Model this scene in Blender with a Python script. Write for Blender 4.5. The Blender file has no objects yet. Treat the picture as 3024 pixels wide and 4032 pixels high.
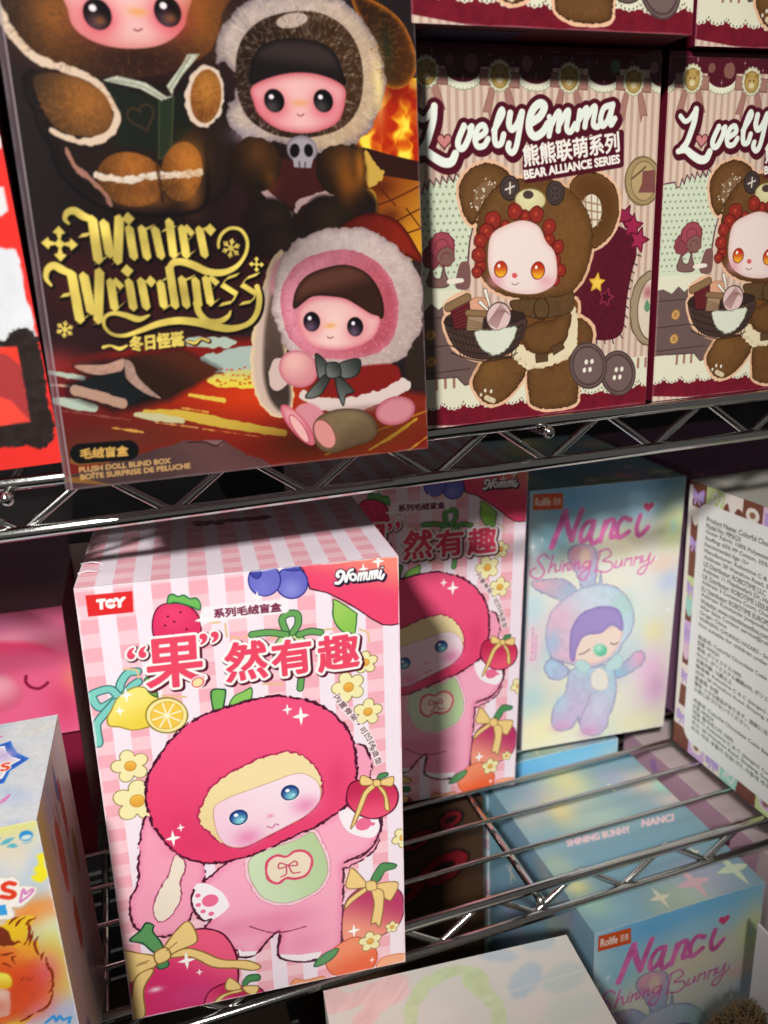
import bpy, bmesh, math
import numpy as np
from mathutils import Matrix, Vector
C = bpy.context.scene.collection
SC = bpy.context.scene
# ------------------------------------------------------------------ camera
cam = bpy.data.cameras.new('camera'); camo = bpy.data.objects.new('camera', cam); C.objects.link(camo)
SC.camera = camo
CAM_YAW, CAM_PITCH, CAM_ROLL, CAM_F = 0.3058227, -0.3036396, -0.0497634, 3204.263
cyw, syw = math.cos(CAM_YAW), math.sin(CAM_YAW)
fwd = Vector((syw*math.cos(CAM_PITCH), cyw*math.cos(CAM_PITCH), math.sin(CAM_PITCH)))
rgt = Vector((cyw, -syw, 0)); upv = rgt.cross(fwd)
cr, sr = math.cos(CAM_ROLL), math.sin(CAM_ROLL)
r2 = cr*rgt + sr*upv; u2 = -sr*rgt + cr*upv
camo.matrix_world = Matrix(((r2.x, u2.x, -fwd.x, 0), (r2.y, u2.y, -fwd.y, 0), (r2.z, u2.z, -fwd.z, 0), (0, 0, 0, 1)))
cam.sensor_fit = 'VERTICAL'; cam.sensor_height = 36.0; cam.lens = 36.0*CAM_F/4032
cam.clip_start = 0.01; cam.clip_end = 50
cam.dof.use_dof = True; cam.dof.focus_distance = 0.305; cam.dof.aperture_fstop = 11.0
# ------------------------------------------------------------------ light
world = bpy.data.worlds.new('World'); SC.world = world; world.use_nodes = True
bg = world.node_tree.nodes['Background']; bg.inputs[0].default_value = (1.0, 0.93, 0.92, 1); bg.inputs[1].default_value = 0.095
def area_light(name, loc, target, size, power, col):
    l = bpy.data.lights.new(name, 'AREA'); l.shape = 'DISK'; l.size = size; l.energy = power; l.color = col
    o = bpy.data.objects.new(name, l); C.objects.link(o); o.location = loc
    d = (Vector(target)-Vector(loc)).normalized(); o.rotation_euler = d.to_track_quat('-Z', 'Y').to_euler()
    return o
def spot_light(name, loc, target, size, power, col, cone, blend):
    l = bpy.data.lights.new(name, 'SPOT'); l.shadow_soft_size = size; l.energy = power; l.color = col; l.spot_size = math.radians(cone); l.spot_blend = blend
    o = bpy.data.objects.new(name, l); C.objects.link(o); o.location = loc
    o.rotation_euler = (Vector(target)-Vector(loc)).to_track_quat('-Z', 'Y').to_euler()
    return o
spot_light('shop_spotlight', (-0.66, -0.95, 0.98), (-.03, .27, .065), 0.085, 178, (1.0, 0.965, 0.95), 19.9, .14)
area_light('ceiling_lamp', (-0.6, -0.3, 1.2), (0.15, 0.25, -0.2), 0.35, 3.2, (0.93, 1.0, 0.93))
SC.view_settings.view_transform = 'Standard'; SC.view_settings.look = 'None'
SC.view_settings.gamma = 1.0; SC.view_settings.exposure = 0.0
SC.cycles.max_bounces = 6; SC.cycles.use_denoising = True
# ------------------------------------------------------------------ painting the printed card
F4 = np.float32
def hexc(c):
    if isinstance(c, str):
        c = c.lstrip('#'); return np.array([int(c[i:i+2], 16)/255 for i in (0, 2, 4)], F4)
    return c
def P(s):
    return np.array([[float(b) for b in a.split(',')] for a in s.split()], F4)
_rng = np.random.RandomState(7)
_tab = _rng.rand(256, 256).astype(F4)
def noise(X, Y, s, seed=0, octv=2):
    out = 0; amp = 1; tot = 0
    for o in range(octv):
        x = X/s*(2**o)+seed*17.3+1000; y = Y/s*(2**o)+seed*31.7+1000
        xi = np.floor(x).astype(np.int32); yi = np.floor(y).astype(np.int32); fx = x-xi; fy = y-yi
        fx = fx*fx*(3-2*fx); fy = fy*fy*(3-2*fy)
        a = _tab[yi & 255, xi & 255]; b = _tab[yi & 255, (xi+1) & 255]; c = _tab[(yi+1) & 255, xi & 255]; d = _tab[(yi+1) & 255, (xi+1) & 255]
        out = out+amp*((a*(1-fx)+b*fx)*(1-fy)+(c*(1-fx)+d*fx)*fy); tot += amp; amp *= .5
    return (out/tot*2-1).astype(F4)
def crv(p, closed=True, n=6):
    p = np.asarray(p, F4); m = len(p)
    if m < 3: return p
    q = np.vstack([p[-1:], p, p[:2]]) if closed else np.vstack([p[:1]*2-p[1:2], p, p[-1:]*2-p[-2:-1]])
    out = []
    for i in range(m if closed else m-1):
        a, b, c, d = q[i], q[i+1], q[i+2], q[i+3]
        for k in range(n):
            t = k/n
            out.append(.5*(2*b+(c-a)*t+(2*a-5*b+4*c-d)*t*t+(3*b-a-3*c+d)*t**3))
    if not closed: out.append(p[-1])
    return np.array(out, F4)
def ring(p): return np.hstack([p, np.roll(p, -1, 0)])
def ell(cx, cy, rx, ry, rot=0, n=40):
    t = np.linspace(0, 2*np.pi, n, endpoint=False); c, s = math.cos(rot), math.sin(rot)
    x = rx*np.cos(t); y = ry*np.sin(t)
    return np.stack([cx+c*x-s*y, cy+s*x+c*y], 1).astype(F4)
def ell3(p, k=1.0):
    """ellipse from three traced points: centre, end of one axis, end of the other"""
    t = np.linspace(0, 2*np.pi, 40, endpoint=False)[:, None]
    return (p[0]+(p[1]-p[0])*np.cos(t)*k+(p[2]-p[0])*np.sin(t)*k).astype(F4)
def sdf(segs, X, Y):
    d = np.full(X.shape, 1e9, F4); ins = np.zeros(X.shape, bool)
    for x1, y1, x2, y2 in segs:
        ex, ey = x2-x1, y2-y1; L = ex*ex+ey*ey
        if L < 1e-10: continue
        px = X-x1; py = Y-y1
        t = np.clip((px*ex+py*ey)/L, 0, 1)
        qx = px-t*ex; qy = py-t*ey
        np.minimum(d, qx*qx+qy*qy, out=d)
        if y1 != y2:
            ins ^= ((y1 > Y) != (y2 > Y)) & (px < ex*(Y-y1)/ey)
    d = np.sqrt(d); return np.where(ins, -d, d)
class G:
    """linear colour ramp between two points, or radial if r is given"""
    def __init__(s, c1, c2, p, q=None, r=None): s.a, s.b, s.p, s.q, s.r = hexc(c1), hexc(c2), p, q, r
    def __call__(s, X, Y):
        if s.r: t = np.sqrt((X-s.p[0])**2+(Y-s.p[1])**2)/s.r
        else:
            dx, dy = s.q[0]-s.p[0], s.q[1]-s.p[1]; t = ((X-s.p[0])*dx+(Y-s.p[1])*dy)/(dx*dx+dy*dy)
        t = np.clip(t, 0, 1)[..., None]; t = t*t*(3-2*t)
        return s.a*(1-t)+s.b*t
FONT_CACHE = {}
def glyphs(txt):
    """outline segments of a line of type set in Blender's built-in font, with its bounding box"""
    if txt in FONT_CACHE: return FONT_CACHE[txt]
    cu = bpy.data.curves.new('type', 'FONT'); cu.body = txt; cu.resolution_u = 3
    o = bpy.data.objects.new('type', cu); C.objects.link(o)
    dg = bpy.context.evaluated_depsgraph_get(); me = bpy.data.meshes.new_from_object(o.evaluated_get(dg))
    v = np.empty(len(me.vertices)*3, F4); me.vertices.foreach_get('co', v); v = v.reshape(-1, 3)[:, :2]
    cnt = {}
    for pl in me.polygons:
        vs = pl.vertices
        for i in range(len(vs)):
            k = (min(vs[i], vs[i-1]), max(vs[i], vs[i-1])); cnt[k] = cnt.get(k, 0)+1
    e = np.array([k for k, n in cnt.items() if n == 1], int).reshape(-1, 2)
    segs = np.hstack([v[e[:, 0]], v[e[:, 1]]])
    bpy.data.objects.remove(o); bpy.data.curves.remove(cu); bpy.data.meshes.remove(me)
    par = list(range(len(v)))
    def root(i):
        while par[i] != i: par[i] = par[par[i]]; i = par[i]
        return i
    for a, b in e: par[root(a)] = root(b)
    grp = np.unique([root(a) for a, b in e], return_inverse=True)[1]
    FONT_CACHE[txt] = (segs, (v.min(0), v.max(0)), grp)
    return FONT_CACHE[txt]
class Art:
    def __init__(s, w, h, c, base):
        s.w, s.h = w, h; s.nx = int(round(w/c))+1; s.ny = int(round(h/c))+1; s.c = w/(s.nx-1)
        s.X, s.Y = np.meshgrid(np.linspace(0, w, s.nx, dtype=F4), np.linspace(0, h, s.ny, dtype=F4))
        s.rgb = np.empty((s.ny, s.nx, 3), F4); s.rgb[:] = hexc(base)
        s.id = np.zeros((s.ny, s.nx), np.uint8); s.parts = ['']; s.cur = 0
    def part(s, name):
        if name is None: s.cur = 0
        else:
            if name not in s.parts: s.parts.append(name)
            s.cur = s.parts.index(name)
    def win(s, x0, y0, x1, y1):
        i0 = max(0, int(x0/s.c)-1); i1 = min(s.nx, int(x1/s.c)+3)
        cy = s.h/(s.ny-1); j0 = max(0, int(y0/cy)-1); j1 = min(s.ny, int(y1/cy)+3)
        if i1 <= i0 or j1 <= j0: return None
        return (slice(j0, j1), slice(i0, i1))
    def put(s, sl, cov, col, mark=True):
        X, Y = s.X[sl], s.Y[sl]
        col = col(X, Y) if callable(col) else hexc(col)
        cv = np.clip(cov, 0, 1)[..., None]
        s.rgb[sl] = s.rgb[sl]*(1-cv)+col*cv
        if mark:
            m = cov > .5; s.id[sl][m] = s.cur
    def shape(s, segs, fill=None, line=None, off=0, soft=0, fuzz=None, rim=None, alpha=1, broken=0, tex=None, mark=True):
        pad = off+2+(line[1] if line else 0)+(fuzz[0] if fuzz else 0)+soft
        x = segs[:, [0, 2]]; y = segs[:, [1, 3]]
        sl = s.win(x.min()-pad, y.min()-pad, x.max()+pad, y.max()+pad)
        if sl is None: return
        X, Y = s.X[sl], s.Y[sl]; d = sdf(segs, X, Y)-off
        if fuzz: d = d+fuzz[0]*noise(X, Y, fuzz[1], 3)
        w = s.c*.55+soft
        if fill is not None:
            col = fill(X, Y) if callable(fill) else np.broadcast_to(hexc(fill), X.shape+(3,))
            if rim:
                for rc, rw in (rim if isinstance(rim, list) else [rim]):
                    t = np.clip(1+d/rw, 0, 1)[..., None]; t = t*t; col = col*(1-t)+hexc(rc)*t
            if tex: col = col*(1+tex[0]*noise(X, Y, tex[1], 5, 3)[..., None])
            s.put(sl, alpha*np.clip(.5-d/(2*w), 0, 1), col, mark and alpha > .6)
        if line:
            lw = line[1]/2*(1+.35*noise(X, Y, 3, 9))
            cov = np.clip(.5+(lw-np.abs(d))/(2*s.c*.55), 0, 1)
            if broken: cov = cov*np.clip(4*(noise(X, Y, 2.2, 11)+.55), 0, 1)
            s.put(sl, cov, line[0], mark)
    def poly(s, pts, fill=None, line=None, smooth=True, **k):
        s.shape(ring(crv(pts) if smooth else np.asarray(pts, F4)), fill, line, **k)
    def field(s, pts, w, smooth):
        p = crv(pts, False, 5) if smooth else np.asarray(pts, F4)
        w = np.atleast_1d(np.asarray(w, F4)); n = len(p)
        r = np.interp(np.linspace(0, 1, n), np.linspace(0, 1, len(w)), w)/2 if len(w) > 1 else np.full(n, w[0]/2)
        return p, r
    def strokes(s, lst, layers, smooth=True, fuzz=None, mark=True, soft=0):
        """union of round brush strokes [(points, width(s))], painted in layers (grow, shift, colour)"""
        L = [s.field(p, w, smooth) for p, w in lst]
        mg = max(l[0]+abs(l[1][0])+abs(l[1][1]) for l in layers)+1+soft
        lo = np.min([(p-r[:, None]).min(0) for p, r in L], 0)-mg; hi = np.max([(p+r[:, None]).max(0) for p, r in L], 0)+mg
        sl = s.win(lo[0], lo[1], hi[0], hi[1])
        if sl is None: return
        X, Y = s.X[sl], s.Y[sl]
        for g, (sx, sy), col in layers:
            d = np.full(X.shape, 1e9, F4)
            for p, r in L:
                for i in range(len(p)-1):
                    a, b = p[i]+(sx, sy), p[i+1]+(sx, sy); e = b-a; q = e@e
                    if q < 1e-9: continue
                    t = np.clip(((X-a[0])*e[0]+(Y-a[1])*e[1])/q, 0, 1)
                    np.minimum(d, np.hypot(X-a[0]-t*e[0], Y-a[1]-t*e[1])-(r[i]+(r[i+1]-r[i])*t), out=d)
            if fuzz: d = d+fuzz[0]*noise(X, Y, fuzz[1], 3)
            s.put(sl, np.clip(.5-(d-g)/(2*(s.c*.55+soft)), 0, 1), col, mark)
    def nib(s, quads, layers):
        x = np.concatenate([q[:, 0] for q in quads]); y = np.concatenate([q[:, 1] for q in quads])
        sl = s.win(x.min()-3, y.min()-3, x.max()+3, y.max()+3)
        if sl is None: return
        X, Y = s.X[sl], s.Y[sl]; d = np.full(X.shape, 1e9, F4)
        for q in quads:
            b = s.win(q[:, 0].min()-2, q[:, 1].min()-2, q[:, 0].max()+2, q[:, 1].max()+2)
            j, i = b[0].start-sl[0].start, b[1].start-sl[1].start
            v = (slice(max(0, j), j+b[0].stop-b[0].start), slice(max(0, i), i+b[1].stop-b[1].start))
            d[v] = np.minimum(d[v], sdf(ring(q), X[v], Y[v]))
        for g, (sx, sy), col in layers:
            dd = np.roll(np.roll(d, int(round(sx/s.c)), 1), int(round(sy/s.c)), 0)
            s.put(sl, np.clip(.5-(dd-g)/(1.1*s.c), 0, 1), col)
    def text(s, txt, box, layers, mark=True):
        """type fitted to a traced parallelogram (bottom left, bottom right, top left)"""
        segs, (lo, hi), grp = glyphs(txt); o, bx, by = box
        def m(v):
            t = (v-lo)/(hi-lo); return o+t[:, :1]*(bx-o)+t[:, 1:]*(by-o)
        sg = np.hstack([m(segs[:, :2]), m(segs[:, 2:])])
        pad = max(l[0]+abs(l[1][0])+abs(l[1][1]) for l in layers)+2*s.c
        x = sg[:, [0, 2]]; y = sg[:, [1, 3]]
        sl = s.win(x.min()-pad, y.min()-pad, x.max()+pad, y.max()+pad)
        if sl is None: return
        X, Y = s.X[sl], s.Y[sl]; d = np.full(X.shape, 1e9, F4); ins = np.zeros(X.shape, bool)
        for k in range(grp.max()+1):                    # one closed outline at a time, each in its own window
            e = sg[grp == k]; ex = e[:, [0, 2]]; ey = e[:, [1, 3]]
            b = s.win(ex.min()-pad, ey.min()-pad, ex.max()+pad, ey.max()+pad)
            if b is None: continue
            v = tuple(slice(max(b[q].start, sl[q].start)-sl[q].start, min(b[q].stop, sl[q].stop)-sl[q].start) for q in (0, 1))
            if v[0].stop <= v[0].start or v[1].stop <= v[1].start: continue
            q = sdf(e, X[v], Y[v]); d[v] = np.minimum(d[v], np.abs(q)); ins[v] ^= q < 0
        d = np.where(ins, -d, d)
        for g, (sx, sy), col in layers:
            dd = np.roll(np.roll(d, int(round(sx/s.c)), 1), int(round(sy/s.c)), 0) if sx or sy else d
            s.put(sl, np.clip(.5-(dd-g)/(1.1*s.c), 0, 1), col, mark)
    def blob(s, cx, cy, rx, ry, col, a=1.0, rot=0, mark=False, pw=1.0):
        R = max(rx, ry)*2.2; sl = s.win(cx-R, cy-R, cx+R, cy+R)
        if sl is None: return
        X, Y = s.X[sl]-cx, s.Y[sl]-cy; c, sn = math.cos(rot), math.sin(rot)
        q = ((c*X+sn*Y)/rx)**2+((-sn*X+c*Y)/ry)**2
        s.put(sl, a*np.exp(-q**pw), col, mark)
    def furry(s, pts, c, n, L, cols, w=.16, a=.55, seed=1, jit=.5, lim=None):
        """short brush hairs inside an outline, combed away from c"""
        r = np.random.RandomState(seed); p = crv(pts) if len(pts) < 39 else np.asarray(pts, F4)
        lo, hi = p.min(0), p.max(0); q = (lo+(hi-lo)*r.rand(n*3, 2)).astype(F4); q = q[sdf(ring(p), q[:, 0], q[:, 1]) < -.3][:n]
        if lim is not None: q = q[[s.id[min(max(int(y/s.c), 0), s.ny-1), min(max(int(x/s.c), 0), s.nx-1)] == lim for x, y in q]]
        for i, (x, y) in enumerate(q):
            t = math.atan2(y-c[1], x-c[0])+r.normal()*jit; l = L*r.uniform(.5, 1.3); dx, dy = l*math.cos(t), l*math.sin(t)
            sl = s.win(min(x, x+dx)-.4, min(y, y+dy)-.4, max(x, x+dx)+.4, max(y, y+dy)+.4)
            if sl is None: continue
            X, Y = s.X[sl]-x, s.Y[sl]-y; k = np.clip((X*dx+Y*dy)/(l*l), 0, 1)
            s.put(sl, a*np.clip(.5-(np.hypot(X-k*dx, Y-k*dy)-w*(1-.8*k))/(1.3*s.c), 0, 1), cols[i % len(cols)], False)
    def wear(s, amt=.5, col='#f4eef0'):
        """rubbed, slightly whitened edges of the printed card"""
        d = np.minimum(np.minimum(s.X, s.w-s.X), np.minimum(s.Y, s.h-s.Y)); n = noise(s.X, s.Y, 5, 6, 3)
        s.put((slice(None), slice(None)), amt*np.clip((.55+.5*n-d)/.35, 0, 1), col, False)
    def star4(s, c, r, col='#fffdf6', wx=.8):
        t = np.arange(16)*np.pi/8; k = np.array([1, .46, .27, .46]*4)
        p = np.stack([c[0]+r*wx*k*np.sin(t), c[1]+r*k*np.cos(t)], 1); s.poly(p.astype(F4), col, smooth=False)
    def flower(s, c, r, fill='#f3eab0', mid='#f0b84e', line='#8d7b41', rot=0.0, lw=.35):
        t = np.linspace(0, 2*np.pi, 60, endpoint=False)
        rr = r*(.62+.38*np.abs(np.cos(2.5*t))**.8); p = np.stack([c[0]+rr*np.cos(t+rot), c[1]+rr*np.sin(t+rot)], 1).astype(F4)
        s.poly(p, fill, (line, lw), smooth=False); s.poly(ell(c[0], c[1], r*.3, r*.3), G(mid, '#e0a040', (c[0], c[1]+r*.3), (c[0], c[1]-r*.3)), ('#b98e3e', lw*.7), smooth=False)
    def heart(s, c, r, fill, line=None, rot=0.0, **k):
        t = np.linspace(0, 2*np.pi, 40, endpoint=False)
        x = 16*np.sin(t)**3/16*r; y = (13*np.cos(t)-5*np.cos(2*t)-2*np.cos(3*t)-np.cos(4*t))/16*r
        s.poly(np.stack([c[0]+x*math.cos(rot)-y*math.sin(rot), c[1]+x*math.sin(rot)+y*math.cos(rot)], 1).astype(F4), fill, line, smooth=False, **k)
# ------------------------------------------------------------------ artwork (millimetres from the lower left corner of each face)
def tri(p): return (p[0], p[1], p[2])
def bow(A, p, fill, line, lw=.45):
    """ribbon bow: left lobe, right lobe, knot, two tails given as one list of polygons"""
    for q in p: A.poly(q, fill, (line, lw), smooth=True)
NOMMI = [(P("86.8,172.2 87.9,172.1 88.9,173.1 89.5,174.3 89.8,175.6 88.8,176.5 87.8,176.1 87.4,175.0 87.9,174.5"), 1.15), (P("89.7,175.9 90.1,174.2 90.5,172.5"), 1.1), (P("90.5,172.4 91.1,174.3 91.8,176.1 93.0,176.6"), 1.05),
    (P("93.1,175.0 94.0,174.3 93.9,173.0 93.0,172.6 92.2,173.3 92.2,174.6 93.1,175.0"), .95), (P("94.8,172.3 95.3,175.0"), .75), (P("95.1,173.7 95.7,174.9 96.2,174.7 95.8,172.3"), .75), (P("96.1,173.6 96.7,174.9 97.3,174.8 96.9,172.3"), .75), (P("97.2,173.6 97.8,175.0 98.2,174.7 97.9,172.9 98.2,172.3 98.8,172.6"), .75),
    (P("98.9,172.3 99.4,175.2"), .75), (P("99.2,173.8 99.8,175.1 100.2,175.0 99.9,172.4"), .75), (P("100.2,173.7 100.8,175.2 101.2,175.0 100.9,172.4"), .75), (P("101.2,173.7 101.7,175.3 102.1,175.0 101.8,173.0 102.2,172.4 102.6,172.8"), .75), (P("103.3,175.0 102.8,172.8 103.5,172.0 104.3,173.5"), .95)]
def gingham(A, x0, per, dark='#f3b0bb', light='#f8cad2', white='#f3e6ee', seg=5.1):
    X, Y = A.X, A.Y; u = (X-x0)/per; fr = u-np.floor(u); wob = noise(X, Y, 9, 2)*.05
    pink = np.where((np.floor(Y/seg+np.floor(u)*.0+wob) % 2 == 0)[..., None], hexc(dark), hexc(light))
    e = np.clip((fr-.47)/.02+.5, 0, 1)*np.clip((1-fr)/.02+.5, 0, 1)
    A.rgb[:] = hexc(white)*(1-e[..., None])+pink*e[..., None]
def art_fruit_front():
    A = Art(109.8, 180, .2, '#f3bcc4'); A.sub = ('title_lettering',)
    gingham(A, 6.4, 12.15)
    dk = '#3a1420'
    # flowers and fruit behind the figure
    for c, r, ro in ((P("96.7,139.9 90.0,130.8 97.0,119.5"), (4.6, 6.4, 5.6), (.3, .6, .2)), (P("10.7,111.5 11.6,97.0 109.8,61.4"), (6.6, 8.6, 4.8), (.5, .2, .9))):
        for q, rr, z in zip(c, r, ro): A.flower(q, rr, rot=z)
    A.part('printed_leaf')
    A.poly(P("86.2,166.0 93.5,160.2 93.9,158.5 93.6,155.2 92.8,151.9 90.5,152.2 87.9,154.0 86.0,157.1 85.3,160.5 85.7,164.0"), G('#a3cf63', '#8bc552', P("86.5,165.3")[0], P("92.8,152.6")[0]), ('#2f6a3c', .5))
    A.part(None)
    A.poly(P("73.9,180.4 112.0,180.8 111.6,153.4 109.3,153.7 106.7,153.5 103.5,154.1 99.6,156.8 94.9,160.9 89.6,165.0 83.6,168.9 77.5,171.1 76.8,174.1 75.6,178.2"), G('#f58a78', '#ee4a70', P("103.3,179.3")[0], P("98.2,165.9")[0]), (dk, .5), smooth=False)
    A.part('blueberries')
    A.poly(ell3(P("71.3,174.0 76.9,173.3 71.6,179.8")), G('#8d90dc', '#6a6cc4', P("70.8,171.5")[0], r=6), ('#2a2f86', .5), smooth=False)
    A.poly(P("69.0,179.3 70.1,180.8 72.0,179.8 73.8,180.1 74.5,178.5 71.9,178.4"), '#4a4fa8', ('#2a2f86', .4))
    A.poly(ell3(P("62.0,176.1 67.5,175.5 61.6,170.2")), G('#7a7cd2', '#6e70c8', P("61.2,173.4")[0], r=6), ('#2a2f86', .5), smooth=False)
    A.poly(P("58.0,180.1 59.4,180.6 60.7,179.6 60.9,178.0 59.6,176.9 58.1,177.7 57.5,179.2"), '#454aa2', ('#2a2f86', .4))
    A.part('strawberry')
    A.poly(P("26.8,170.9 30.4,171.3 34.2,170.4 37.5,167.9 39.1,164.1 39.0,159.3 35.8,155.7 28.6,155.8 23.9,158.7 23.3,163.7 24.5,168.3"), G('#ee4470', '#e03765', P("31.0,166.7")[0], r=9), ('#5c1030', .5))
    A.poly(P("29.1,171.3 29.6,173.9 31.1,174.4 32.7,173.4 34.5,173.7 36.5,172.2 38.6,172.1 39.8,170.0 39.3,167.7 36.9,169.1 34.2,170.4 31.4,171.4"), '#71bd5c', ('#1f6a4a', .5))
    for q in P("28.7,166.6 33.0,167.6 27.5,163.4 30.6,164.4 34.4,161.1 29.7,159.7"): A.poly(ell(q[0], q[1], .45, .35), '#5c1030')
    A.part(None)
    # teal ribbon and lemons
    for q in (P("10.5,138.9 10.7,143.4 13.6,147.4 16.8,147.6"), P("12.1,139.9 14.5,142.4 16.7,143.7"), P("9.5,139.4 7.0,142.3 1.7,141.4 1.2,139.9 2.5,136.4 4.6,136.1 9.5,138.6"), P("8.2,137.2 2.3,131.0 1.2,127.9 1.3,122.4 0.1,123.0")):
        A.strokes([(q, 2.3)], [(.45, (0, 0), '#2f6a6c'), (0, (0, 0), '#7fcdc0')])
    A.part('lemons')
    A.poly(P("5.1,131.4 6.9,134.5 9.1,138.3 12.9,141.0 16.5,141.8 20.0,140.3 22.5,137.1 22.8,132.0 20.8,127.2 17.1,125.7 12.7,125.6 8.6,127.5 5.5,128.4"), G('#f2e67e', '#ecd24a', P("10.5,138.1")[0], P("14.3,126.6")[0]), ('#a08a35', .5))
    A.poly(P("19.3,145.0 21.6,143.0 22.5,137.1 19.8,139.1 18.7,142.6"), '#6d9c4c', ('#2d5a33', .4))
    A.poly(ell3(P("24.9,129.4 31.9,128.3 24.3,122.6")), '#f4e69a', ('#8f7c35', .55), smooth=False)
    c = P("24.9,129.4")[0]
    A.poly(ell(c[0], c[1], 5.5, 5.3), '#f0c64c', ('#d2a638', .3), smooth=False)
    A.strokes([(np.array([c, c+5.0*np.array([math.cos(t), math.sin(t)])], F4), .55) for t in np.arange(8)*math.pi/4+.2], [(0, (0, 0), '#fbf3cf')], smooth=False)
    A.part(None)
    for q in (P("41.8,162.6 45.7,162.3"), P("47.5,161.5 47.7,156.6"), P("49.0,156.4 51.9,155.4"), P("53.7,155.4 57.9,156.9 61.6,156.0"), P("63.0,154.2 66.1,154.6"), P("79.1,154.2 83.0,154.9 86.1,154.5"), P("94.7,153.4 97.8,151.7 98.1,148.3"), P("58.9,136.7 65.8,135.7"), P("12.3,149.2 16.5,148.2 16.9,145.3"), P("24.0,137.2 31.9,135.6")):
        A.strokes([(q, .7)], [(0, (0, 0), '#e6bf8a')])
    # green ribbon fruit behind the words
    A.poly(ell3(P("69.8,147.0 76.4,146.1 70.3,155.3")), G('#dbe8b0', '#a9cf86', P("70.0,150.3")[0], r=9), ('#3a6a45', .5), smooth=False)
    for q in (P("68.4,155.5 67.2,160.6 69.5,162.6 72.5,162.0 72.7,158.3 70.7,155.2"), P("68.3,154.7 62.4,156.3 56.4,156.3"), P("72.9,154.1 76.8,154.9 80.6,154.0"), P("72.8,137.2 72.2,133.0")):
        A.strokes([(q, 2.0)], [(.4, (0, 0), '#2d5a38'), (0, (0, 0), '#6aa65c')])
    A.part('brand_label')
    A.poly(P("3.3,177.2 18.2,177.1 17.8,169.5 3.3,169.6"), '#e02c2e', smooth=False)
    A.text('T', P("6.6,172.0 9.0,172.0 6.8,175.1"), [(.35, (0, 0), '#fffdf8')]); A.text('Y', P("12.0,172.0 15.1,172.0 12.4,175.0"), [(.35, (0, 0), '#fffdf8')])
    c = P("10.9,173.4")[0]; A.poly(ell(c[0], c[1], 1.75, 1.75), '#fffdf8', smooth=False); A.poly(np.array([c+(.7, 0), c+(2.1, .75), c+(2.1, -.75)], F4), '#e02c2e', smooth=False); A.text('HI!', P("10.0,173.0 11.5,173.0 10.1,173.9"), [(.05, (0, 0), '#e02c2e')])
    A.part('caption_pill')
    A.poly(P("40.4,168.6 69.1,168.4 69.9,167.4 69.7,163.7 68.8,163.0 42.9,162.8 39.2,161.7 40.4,163.2 39.5,165.7"), '#f8eef0', smooth=False)
    A.text('系列毛绒盲盒', P("44.1,164.1 67.1,163.8 44.1,167.4"), [(.16, (0, 0), '#7a2f4c')])
    A.part(None)
    # ---------------------------------------------------------------- plush figure
    A.part('printed_plush')
    pk, pd, ln = '#f6a2bc', '#ea82a6', '#4a1830'
    lk = dict(fuzz=(.5, 1.3))
    A.poly(P("75.8,81.9 86.2,92.3 89.1,104.8 94.9,105.7 98.0,96.7 97.0,90.3 101.0,80.0 100.7,65.3 97.0,57.0 89.9,53.5 84.8,54.6"), pk, (ln, .8), broken=1, **lk)
    A.poly(P("17.3,83.1 14.6,90.1 11.9,85.2 9.6,73.6 8.2,62.6 4.6,54.8 4.4,46.0 7.0,40.5 12.1,37.0 18.0,36.3 24.3,40.3 27.3,46.6 30.6,53.7 32.6,64.9 28.4,69.6"), pk, (ln, .85), rim=(pd, 3.0), broken=1, **lk)
    A.poly(P("22.4,71.4 25.3,69.3 25.6,64.5 23.2,59.2 23.2,53.4 21.0,48.0 17.5,43.9 14.4,43.1 12.3,47.1 13.3,53.2 16.8,59.7 19.5,63.9"), '#efe3cf', ('#a04868', .5), fuzz=(.4, 1.2))
    body = P("44.0,66.3 40.6,64.1 34.7,59.6 29.6,55.8 26.8,50.6 27.2,44.6 29.9,40.1 33.1,40.0 30.5,36.8 32.5,31.7 35.5,27.9 39.3,24.4 42.1,22.6 42.5,19.6 48.1,18.8 51.3,21.9 56.7,27.3 58.8,27.1 57.5,18.7 58.1,15.4 62.3,12.7 68.2,10.6 73.9,10.8 82.5,15.1 83.7,22.8 84.5,35.2 85.3,49.4 86.1,54.8 93.5,56.3 97.9,60.9 100.3,66.4 99.9,71.9 92.4,78.7 85.7,80.0 77.2,74.9 60.7,74.4")
    A.poly(body, '#f8acc4', (ln, .85), rim=('#ee88ac', 4.5), broken=1, **lk)
    for c, rx, ry, a in ((P("58.3,33.1")[0], 16, 6, .5), (P("38.4,33.8")[0], 9, 5, .4), (P("68.7,20.1")[0], 10, 6, .35)): A.blob(c[0], c[1], rx, ry, '#e2719a', a)
    A.strokes([(P("47.4,33.2 52.2,30.0 57.1,27.7 63.0,27.3 69.1,27.9"), .5)], [(0, (0, 0), '#8a3358')], fuzz=(.2, 1))
    A.strokes([(P("56.7,27.3 53.5,24.4 50.3,20.5"), .8), (P("58.6,26.8 57.9,22.8 57.4,18.2"), .8)], [(0, (0, 0), ln)], fuzz=(.25, 1))
    A.poly(P("42.2,24.1 43.7,21.9 49.5,20.7 48.1,18.6 42.5,19.4"), '#f7eef0', smooth=False); A.poly(P("58.0,17.0 65.8,14.7 75.0,14.0 73.5,11.0 68.2,10.9 62.3,12.8 58.5,15.3"), '#f7eef0', smooth=False)
    A.strokes([(P("41.6,19.6 44.8,19.0 48.1,18.8"), .8), (P("57.4,18.2 58.5,14.8 63.1,12.2 68.2,10.6 72.6,11.0"), .8)], [(0, (0, 0), ln)], fuzz=(.3, 1))
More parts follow.
